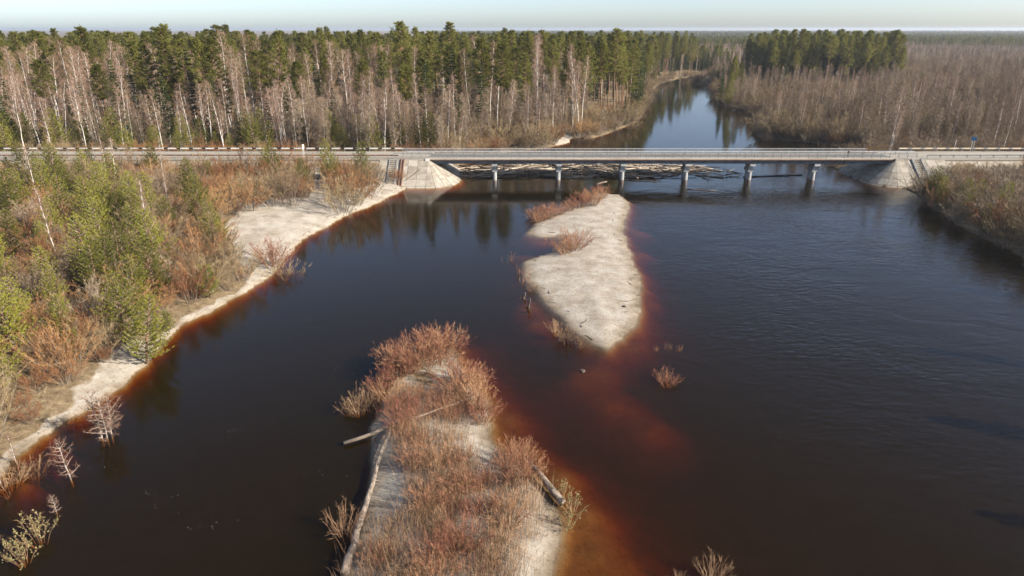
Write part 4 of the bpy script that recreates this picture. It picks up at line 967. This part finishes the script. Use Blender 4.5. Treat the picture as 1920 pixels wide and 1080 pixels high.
for key, px, py, s, lab, kw in (
    ('young', 276, 682, 1.0, 'bright green pine leaning over the water beside the patch of white sand', dict(var=3, lean=(-.08, .22))),
    ('small', 395, 558, 1.35, 'small bright green pine standing alone on bare ground near the waterline', dict(var=1)),
    ('young', 262, 604, 1.05, 'thin-crowned pine with bare dark lower trunk behind the leaning pine', dict(var=0)),
    ('small', 318, 622, .75, 'pine sapling just above the leaning pine at the waterline', dict(var=2)),
    ('tan', 527, 512, 1.05, 'grey leaning willow at the water by the white beach', dict(var=1)),
    ('redbush', 512, 500, 2.0, 'thin reddish willow just behind the leaning willow by the beach', dict(var=1)),
    ('tan', 640, 398, 1.6, 'round brown willow on the sand spit near the abutment', dict(var=0)),
    ('orange', 664, 382, 1.75, 'large orange-brown willow in front of the abutment stairs', dict(var=2)),
    ('tan', 692, 368, 1.5, 'bushy tan willow touching the abutment stairs', dict(var=3)),
    ('grey', 655, 408, .8, 'low grey willow overhanging the water below the sand spit', dict(var=1)),
    ('grey', 548, 382, 1.7, 'grey-stemmed willow at the back of the white beach', dict(var=2)),
    ('tan', 515, 384, 1.5, 'upright tan willow at the back left of the white beach', dict(var=1)),
    ('orange', 470, 392, 1.6, 'glowing orange willow bordering the white beach', dict(var=0)),
    ('flooded', 200, 815, 1.35, 'pale leafless tree spreading over the water at the near bank', dict(var=1)),
    ('flooded', 133, 897, 1.0, 'small bare tree with level side branches standing in dark water', dict(var=0)),
    ('flooded', 105, 958, .45, 'tiny bare sapling sticking out of the dark water', dict(var=2)),
    ('flooded', -12, 1035, .6, 'grey branching twigs at the corner of the dark water', dict(var=2)),
    ('catkin', 74, 1010, 1.45, 'willow dotted with pale yellow catkins standing in dark water', dict(var=0)),
    ('catkin', 42, 1048, 1.2, 'smaller catkin willow just below its taller twin in dark water', dict(var=1)),
    ('greybush', 60, 885, 1.3, 'matted brown shrub drooping into orange shallows at the near bank', dict(var=0)),
    ('greybush', 15, 905, 1.5, 'matted brown shrub at the flooded edge of the near bank', dict(var=1)),
    ('greybush', 100, 866, 1.2, 'brown twiggy shrub between two bare flooded trees', dict(var=2)),
    ('sapling', 34, 868, .62, 'thin white birch pole standing at the flooded edge of the near bank', dict(var=0)),
    ('sapling', 3, 905, .7, 'thin pale birch pole at the very edge of the view by the water', dict(var=1))):
    x, y, z = gp(px, py); plant(key, x, y, s, lab, z=min(z, hz(x, y)) if key not in ('flooded', 'catkin') else -0.3, **kw)

# ------------------------------------------------------------------ near bank, right
def rb(x, y, d=.5): return (sdf(x, y, RIGHT) > d) & (y < 152) & (x < 0.9*y + 30)
for i, (x, y) in enumerate(scatter(120, (60, 165, 52, 153), 2.5, lambda x, y: rb(x, y, .3) & (y > 92) & ((y < 143) | (x > 97)), 51)):
    k = ('grey', 'tan', 'grey', 'grey', 'orange')[i % 5]
    plant(k, x, y, prand.uniform(1.0, 1.7) * (.5 if y > 138 and x < 112 else 1), {'orange': 'russet willow in the grey thicket right of the abutment', 'grey': 'grey-brown alder in the thicket right of the abutment', 'tan': 'tan willow in the thicket right of the abutment'}[k], 'thicket right of the abutment (%s)' % k)
for i, (x, y) in enumerate(scatter(20, (60, 150, 60, 140), 4, lambda x, y: rb(x, y, .3) & (sdf(x, y, RIGHT) < 9), 52)):
    plant('young', x, y, prand.uniform(0.6, 0.95), 'green young pine at the shaded water edge of the grey thicket', 'young pines at the edge of the grey thicket')
for i, (x, y) in enumerate(scatter(11, (30, 120, 15, 92), 9, lambda x, y: rb(x, y, 1.5) & (x > .78*y), 53)):
    plant('pine', x, y, prand.uniform(0.26, 0.42), 'pine on the near right bank beside the dark water', 'pines on the near right bank')

# ------------------------------------------------------------------ islands
def isl(key, px, py, s, lab, grp=None, z=None, **kw):
    x, y, zz = gp(px, py); return plant(key, x, y, s * (1.4 if key in ('redbush', 'greybush', 'catkin') else 1.2), lab, grp, z=(zz if zz > .02 else -.25) if z is None else z, **kw)
for i, (px, py, s) in enumerate(((1112,385,1.0),(1090,389,.95),(1128,372,.85),(1070,395,.8),(1100,378,.9),(1120,362,.7))):
    isl('redbush', px, py, s, 'red willow in the row along the upstream tip of the far sandbar', 'red willows on the tip of the far sandbar', var=i)
for i, (px, py, s) in enumerate(((1010,416,.85),(1030,410,.9),(1000,408,.8),(1050,402,.8),(1020,403,.7))):
    isl('redbush', px, py, s, 'red willow in the clump beside the small sand lobe of the far sandbar', 'red willow clump by the small sand lobe', var=i+1)
isl('redbush', 1078, 468, 1.25, 'largest fan-shaped orange-red willow in the middle of the far sandbar', var=0)
isl('redbush', 1058, 476, 1.0, 'lower fan-shaped willow with dark base on the far sandbar', var=2)
isl('greybush', 1062, 640, .95, 'brown willow with dark base at the downstream tip of the far sandbar', var=0)
isl('greybush', 1090, 650, .6, 'small brown willow tuft at the downstream tip of the far sandbar', var=1)
isl('greybush', 1040, 622, .7, 'sparse willow tuft at the left foot of the far sandbar', var=2)
isl('twigs', 985, 528, 1.6, 'reddish twigs along the left waterline of the far sandbar', var=0)
isl('twigs', 972, 512, 1.3, 'thin red twigs in shallow water left of the far sandbar', var=1)
isl('twigs', 958, 488, 1.2, 'lone pale twig tuft in the water left of the far sandbar', var=2)
isl('greybush', 1000, 545, .55, 'small dark twiggy bush at the left edge of the far sandbar', var=1)
isl('redbush', 1250, 716, .62, 'reddish willow drowned in open water right of the sandbars', var=1, z=-.5)
for px, py, s, w_ in ((1232,655,.6,'leftmost'),(1255,652,.7,'middle'),(1275,655,.7,'rightmost')):
    isl('twigs', px, py, s, w_ + ' of three tiny twig tufts in open water right of the sandbars', z=-.2)
isl('greybush', 1335, 1085, .8, 'pale grass-like twigs at the bottom edge of the brown water', var=0, z=-.4)
isl('greybush', 1275, 1090, .4, 'tiny twig tuft beside the pale twigs at the bottom edge', var=1, z=-.3)
for i, (px, py, s) in enumerate(((790,692,1.25),(825,680,1.2),(760,700,1.1),(742,712,1.0),(840,665,1.1),(805,668,1.15),(775,680,1.0),(735,690,.9))):
    isl('redbush', px, py, s, 'dense red willow crowning the far tip of the near island', 'red willows on the far tip of the near island', var=i)
for i, (px, py, s) in enumerate(((870,745,1.0),(895,770,.95),(850,728,1.0),(905,790,.8),(880,720,.9))):
    isl('redbush', px, py, s, 'orange-red willow on the right shoulder of the near island', 'orange-red willows on the right shoulder of the near island', var=i+2)
for i, (px, py, s) in enumerate(((672,770,1.0),(690,765,.9),(655,772,.7))):
    isl('greybush', px, py, s, 'tan upright willow in the water left of the near island', 'tan willows left of the near island', var=i, z=-.3)
isl('greybush', 645, 1000, 1.05, 'brown twiggy willow in dark water left of the long log', var=0, z=-.3)
isl('redbush', 715, 735, .75, 'dark red willow between tan willows and island sand', var=3)
for i, (px, py, s) in enumerate(((960,880,.75),(990,900,.7),(975,862,.7))):
    isl('redbush', px, py, s, 'orange willow behind the short log on the near island', 'orange willows behind the short log', var=i)
for i, (px, py, s) in enumerate(((1065,985,.7),(1075,960,.65),(1055,930,.6))):
    isl('catkin', px, py, s, 'yellow-budded willow in orange shallows beside the short log', 'yellow-budded willows beside the short log', var=i, z=-.2)
pi_ = [P(*q) for q in ((735,760),(870,740),(905,800),(860,805),(865,850),(950,880),(1010,930),(1010,985),(975,1040),(965,1150),(660,1150),(690,1040),(760,960),(745,850))]
red_, tan_ = [], []
for x, y in scatter(84, (-15, 8, 24, 62), 1.0, lambda x, y: pnp(x, y, pi_) & (sdf(x, y, ISLA) > .3), 61):
    r_ = wob(np.array([x]), np.array([y]), 1.6)[0]
    if y > 50 or r_ > .35: red_.append(('stand_red', x, y, prand.uniform(.75, 1.05)))
    else: tan_.append(('stand_tan', x, y, prand.uniform(.75, 1.1)))
for i, (x, y) in enumerate(scatter(26, (-15, 8, 30, 62), 1.7, lambda x, y: pnp(x, y, pi_) & (sdf(x, y, ISLA) > .8), 66)):
    plant('redbush' if i % 3 else 'greybush', x, y, prand.uniform(.75, 1.15), 'thin orange-brown willow growing out of the shoots on the near island' if i % 3 else 'thin tan willow growing out of the shoots on the near island', 'willows among the island shoots (%s)' % ('red' if i % 3 else 'tan'))
woodmass('red_willow_shoots', 'thin red willow shoots covering the middle of the near island', 'willow shoots', red_)
woodmass('brown_willow_shoots', 'thin brown willow shoots covering the near end of the near island', 'willow shoots', tan_)

# dry grass and stalks lying on islands and banks
def tuftmesh(seed, n, h, w, lay):
    g_ = np.random.default_rng(seed); C = MB(); p = np.column_stack([g_.normal(0, .22, (n, 2)), np.full(n, -.03)])
    d = unit(np.column_stack([g_.normal(0, lay, (n, 2)), np.abs(g_.normal(.5, .35, n))]))*h*g_.uniform(.4, 1.2, n)[:, None]; C.spikes(p, d, w, g_); return C
LIB['grass'] = [(None, None, tuftmesh(900+i, 34, .42, .02, .7).mesh('grass', M['dry_grass'])) for i in range(3)]
LIB['lying'] = [(None, None, tuftmesh(910+i, 26, .55, .018, 2.2).mesh('lying', [M['dry_grass'], M['shoot'], M['dry_grass']][i])) for i in range(3)]
spots = []
for x, y in scatter(900, (-16, 8, 24, 62), .3, lambda x, y: pnp(x, y, pi_) & (sdf(x, y, ISLA) > .5) & (wob(x, y, 1.1) > -.2), 62, 8): spots.append(('lying' if g.random() < .75 else 'grass', x, y, g.uniform(.6, 1.1)))
for x, y in scatter(3200, (-120, -10, 40, 153), .5, lambda x, y: lb(x, y, .4) & (sdf(x, y, LEFT) < 26), 63, 8): spots.append(('grass' if g.random() < .6 else 'lying', x, y, g.uniform(.7, 1.4)))
bx_, by_ = P(1120, 540)
for x, y in scatter(700, (bx_-14, bx_+14, by_-22, by_+40), .4, lambda x, y: (sdf(x, y, ISLB) > .4) & (wob(x, y, 1.3) > .1), 64, 20): spots.append(('lying', x, y, g.uniform(.3, .6)))
woodmass('dry_grass', 'dry tan grass and fallen stalks on the banks and islands', 'grass', spots); spots = []

# ------------------------------------------------------------------ logs
a, c = gp(648, 1085, .33), gp(737, 792, .45)
log_obj('fallen_trunk', (a[0], a[1], .38), (c[0], c[1], .62), .29, .10, M['bark_log'], 'long grey fallen trunk with branch stubs along the left edge of the near island', knots=18, seed=21, bend=.12, sides=12)
a, c = P(644, 831, .25), P(760, 793, .5)
log_obj('fallen_trunk', (a[0], a[1], .22), (c[0], c[1], .72), .17, .13, M['wood'], 'pale peeled log jutting over the water across the long trunk', seed=22, sides=12)
a, c = P(768, 795, .6), P(902, 754, .5)
log_obj('fallen_trunk', (a[0], a[1], 1.0), (c[0], c[1], 1.35), .11, .06, M['wood'], 'slender pale stem lying through the willows of the near island', knots=5, seed=23)
a, c = gp(1056, 948, .2), gp(985, 872, .35)
lg = log_obj('fallen_trunk', (a[0], a[1], .34), (c[0], c[1], .55), .30, .19, M['bark_log'], 'short thick reddish-grey log with forked end at the right edge of the near island', knots=3, seed=24, sides=12)
a, c = P(1118, 346, .3), P(1137, 341, .5)
log_obj('fallen_trunk', (a[0], a[1], .3), (c[0], c[1], .6), .2, .16, M['wood'], 'bleached log end poking from red willows at the tip of the far sandbar', seed=25)
def snag(px, py, h, label, seed):
    x, y = P(px, py); g_ = np.random.default_rng(seed); m = MB(); k = 7; t = np.linspace(0, 1, k)
    pts = np.column_stack([g_.normal(0, .03, k) + .25*t, g_.normal(0, .03, k), t*(h+.5)-.5]); m.tube(pts, .20*(1-t*.45)*g_.uniform(.85, 1.15, k), 9)
    o = m.obj('tree_stump', M['wood_dark'], None, True, loc=(x, y, 0)); m = MB()
    for i in range(4):
        a_ = g_.uniform(0, 6.28); m.tube([(0, 0, .12), (.3*math.cos(a_), .3*math.sin(a_), .05), (.6*math.cos(a_), .6*math.sin(a_), -.15)], [.09, .06, .02], 5)
    m.obj('root', M['wood_dark'], o); tag(o, label, 'stump')
snag(990, 578, 1.35, 'taller dark stump standing in orange shallows by the far sandbar', 1)
snag(981, 559, .8, 'shorter dark stump in the shallows just behind the taller one', 2)
for i, (px, py, s) in enumerate(((1170, 575, .28), (1092, 696, .35), (1010, 482, .3))):
    x, y, z = gp(px, py); g_ = np.random.default_rng(i); m = MB()
    v = [(math.cos(a_)*math.cos(e_)*g_.uniform(.8, 1.1), math.sin(a_)*math.cos(e_)*g_.uniform(.8, 1.1), math.sin(e_)*.6) for e_ in (-.4, .3, .9) for a_ in np.arange(8)/8*6.283]
    m.add(np.array(v)*s, [(r*8+j, r*8+(j+1) % 8, (r+1)*8+(j+1) % 8, (r+1)*8+j) for r in range(2) for j in range(8)] + [tuple(16+j for j in range(8))])
    o = m.obj('driftwood_lump', M['wood_dark'], loc=(x, y, z)); tag(o, ('dark driftwood lump on the right side of the far sandbar', 'small dark lump breaking the water between the islands', 'dark clod at the water notch of the far sandbar')[i], 'driftwood')

# driftwood sticks stranded along the waterlines
g = np.random.default_rng(81); k_ = 0
for x, y in scatter(34, (bx_-14, bx_+14, by_-22, by_+40), 1.3, lambda x, y: (sdf(x, y, ISLB) > .3) & (sdf(x, y, ISLB) < 2.4), 82) + scatter(16, (-48, -22, 95, 150), 1.5, lambda x, y: (sdf(x, y, LEFT) > .4) & (sdf(x, y, LEFT) < 2.5), 83):
    a_ = g.uniform(0, 3.14); l_ = g.uniform(.5, 1.9)/2; z = hz(x, y) + .03; isb = x > -20
    log_obj('driftwood_stick', (x-l_*math.cos(a_), y-l_*math.sin(a_), z), (x+l_*math.cos(a_), y+l_*math.sin(a_), z + g.uniform(0, .12)), g.uniform(.03, .06), .015, M['wood_dark'] if k_ % 3 else M['wood'], 'thin driftwood stick stranded near the edge of the far sandbar' if isb else 'thin driftwood stick stranded along the left bank waterline', 'driftwood', 'sticks on the far sandbar' if isb else 'sticks along the left bank', seed=k_, bend=g.normal(0, 2), sides=5); k_ += 1

# log jam held up by the bridge piers
g = np.random.default_rng(71)
def jam_ok(x, y):
    f = 160.3 + np.where(x > 28, (x-28)*.10, 0) + 1.0*np.sin(x*.35); bk = 171 + 9*np.sin((x+12)/72*math.pi) - np.where(x > 38, (x-38)*.3, 0)
    return (y > f) & (y < bk) & (x > -13) & (x < 68) & ~((x > 40) & (y > 163.5) & (y < 167.5) & (x < 60))
js = scatter(280, (-13, 68, 159.5, 182), .75, jam_ok, 72)
for i, (x, y) in enumerate(js):
    ln = g.uniform(1.8, 7.0) if g.random() < .8 else g.uniform(7, 13); an = g.normal(0, .38) if g.random() < .75 else g.uniform(0, 3.14)
    z0 = g.uniform(0.0, .75); dz = g.normal(0, .07)*ln; r0 = g.uniform(.09, .22)
    d = np.array((math.cos(an), math.sin(an)))*ln/2
    log_obj('drift_log', (x-d[0], y-d[1], max(z0-dz/2, -.1)), (x+d[0], y+d[1], max(z0+dz/2, -.1)), r0, r0*g.uniform(.4, .9), M['wood'] if g.random() < .8 else M['wood_dark'], 'bleached drift log in the jam held up by the bridge piers', 'log', 'drift logs jammed under the bridge', seed=i, bend=g.normal(0, 1), sides=6)
for p, q, r0, lab in (((-9.5, 161.5, .15), (2.8, 164.5, .5), .2, 'long white drift log reaching from the abutment toward the second pier'), ((-3.4, 162.8, .5), (9.8, 168.0, .9), .22, 'straight pale trunk lying on the jam between the first two piers'),
                      ((-12.5, 159.2, .05), (-1, 160.2, .1), .16, 'dark log floating along the front of the jam by the abutment'), ((27, 157.2, .02), (33.5, 155.6, .06), .13, 'dark branchy log floating in front of the third pier'), ((38.5, 147.8, 0), (44.5, 146.4, .05), .12, 'dark sunken pole drifting below the fourth pier'),
                      ((55, 161, .05), (70, 163.5, .12), .2, 'long dark log trailing from the jam to the last pier')):
    log_obj('drift_log', p, q, r0, r0*.6, M['wood_dark'] if 'dark' in lab else M['wood'], lab, knots=4, seed=len(lab))
m = MB()
bits = scatter(1700, (-13, 66, 159.5, 181), .25, jam_ok, 73, 12)
p = np.array([(x, y, g.uniform(.02, .5)) for x, y in bits]); an = g.normal(0, .7, len(p)); l_ = g.uniform(.6, 2.6, len(p))
d = np.column_stack([np.cos(an)*l_, np.sin(an)*l_, g.normal(0, .16, len(p))*l_])
m.ribbons(p - d/2, p + d/2, g.uniform(.05, .13, len(p)), .04, g)
o = m.obj('driftwood_litter', M['wood']); tag(o, 'small bleached branches and sticks filling the log jam', 'driftwood', kind='stuff')

m = MB(); g = np.random.default_rng(91)
for k in range(26):
    cx, cy_ = P(g.uniform(150, 900), g.uniform(520, 1040)) if k < 15 else P(g.uniform(1250, 1880), g.uniform(380, 640)); an = g.uniform(-.4, .5)
    for _ in range(int(g.integers(3, 11))):
        d = g.normal(0, 2.2); x, y = cx + d*math.cos(an) + g.normal(0, .3), cy_ + d*math.sin(an) + g.normal(0, .3); r_ = g.uniform(.008, .024); a0 = g.uniform(0, 6.28)
        if hz(x, y) < -.4:
            q = [(x + r_*math.cos(a0+a_)*g.uniform(.7, 1.3), y + r_*math.sin(a0+a_)*g.uniform(.7, 1.3)) for a_ in np.arange(6)/6*6.283]
            m.add([(u, v, .006) for u, v in q] + [(x, y, .02)], [(i_, (i_+1) % 6, 6) for i_ in range(6)])
o = m.obj('foam_flecks', ramp_mat('foam', [(0.55,0.53,0.48),(0.7,0.68,0.64)], 5)); tag(o, 'tiny pale foam flecks drifting on the dark water', 'foam', kind='stuff')

# ------------------------------------------------------------------ air
hm = bpy.data.materials.new('haze'); hm.use_nodes = True
N, L = hm.node_tree.nodes, hm.node_tree.links
for n in list(N):
    if n.type != 'OUTPUT_MATERIAL': N.remove(n)
out = [n for n in N if n.type == 'OUTPUT_MATERIAL'][0]
pv = N.new('ShaderNodeVolumePrincipled'); pv.inputs['Color'].default_value = (0.80, 0.88, 1.0, 1); pv.inputs['Density'].default_value = 0.00010; pv.inputs['Anisotropy'].default_value = 0.3
L.new(pv.outputs[0], out.inputs['Volume'])
mb = MB(); mb.box((0, 7000, 16.0), (36000, 16000, 53.0)); haze = mb.obj('haze', hm); tag(haze, 'thin pale air over river and forest', 'haze', kind='stuff')
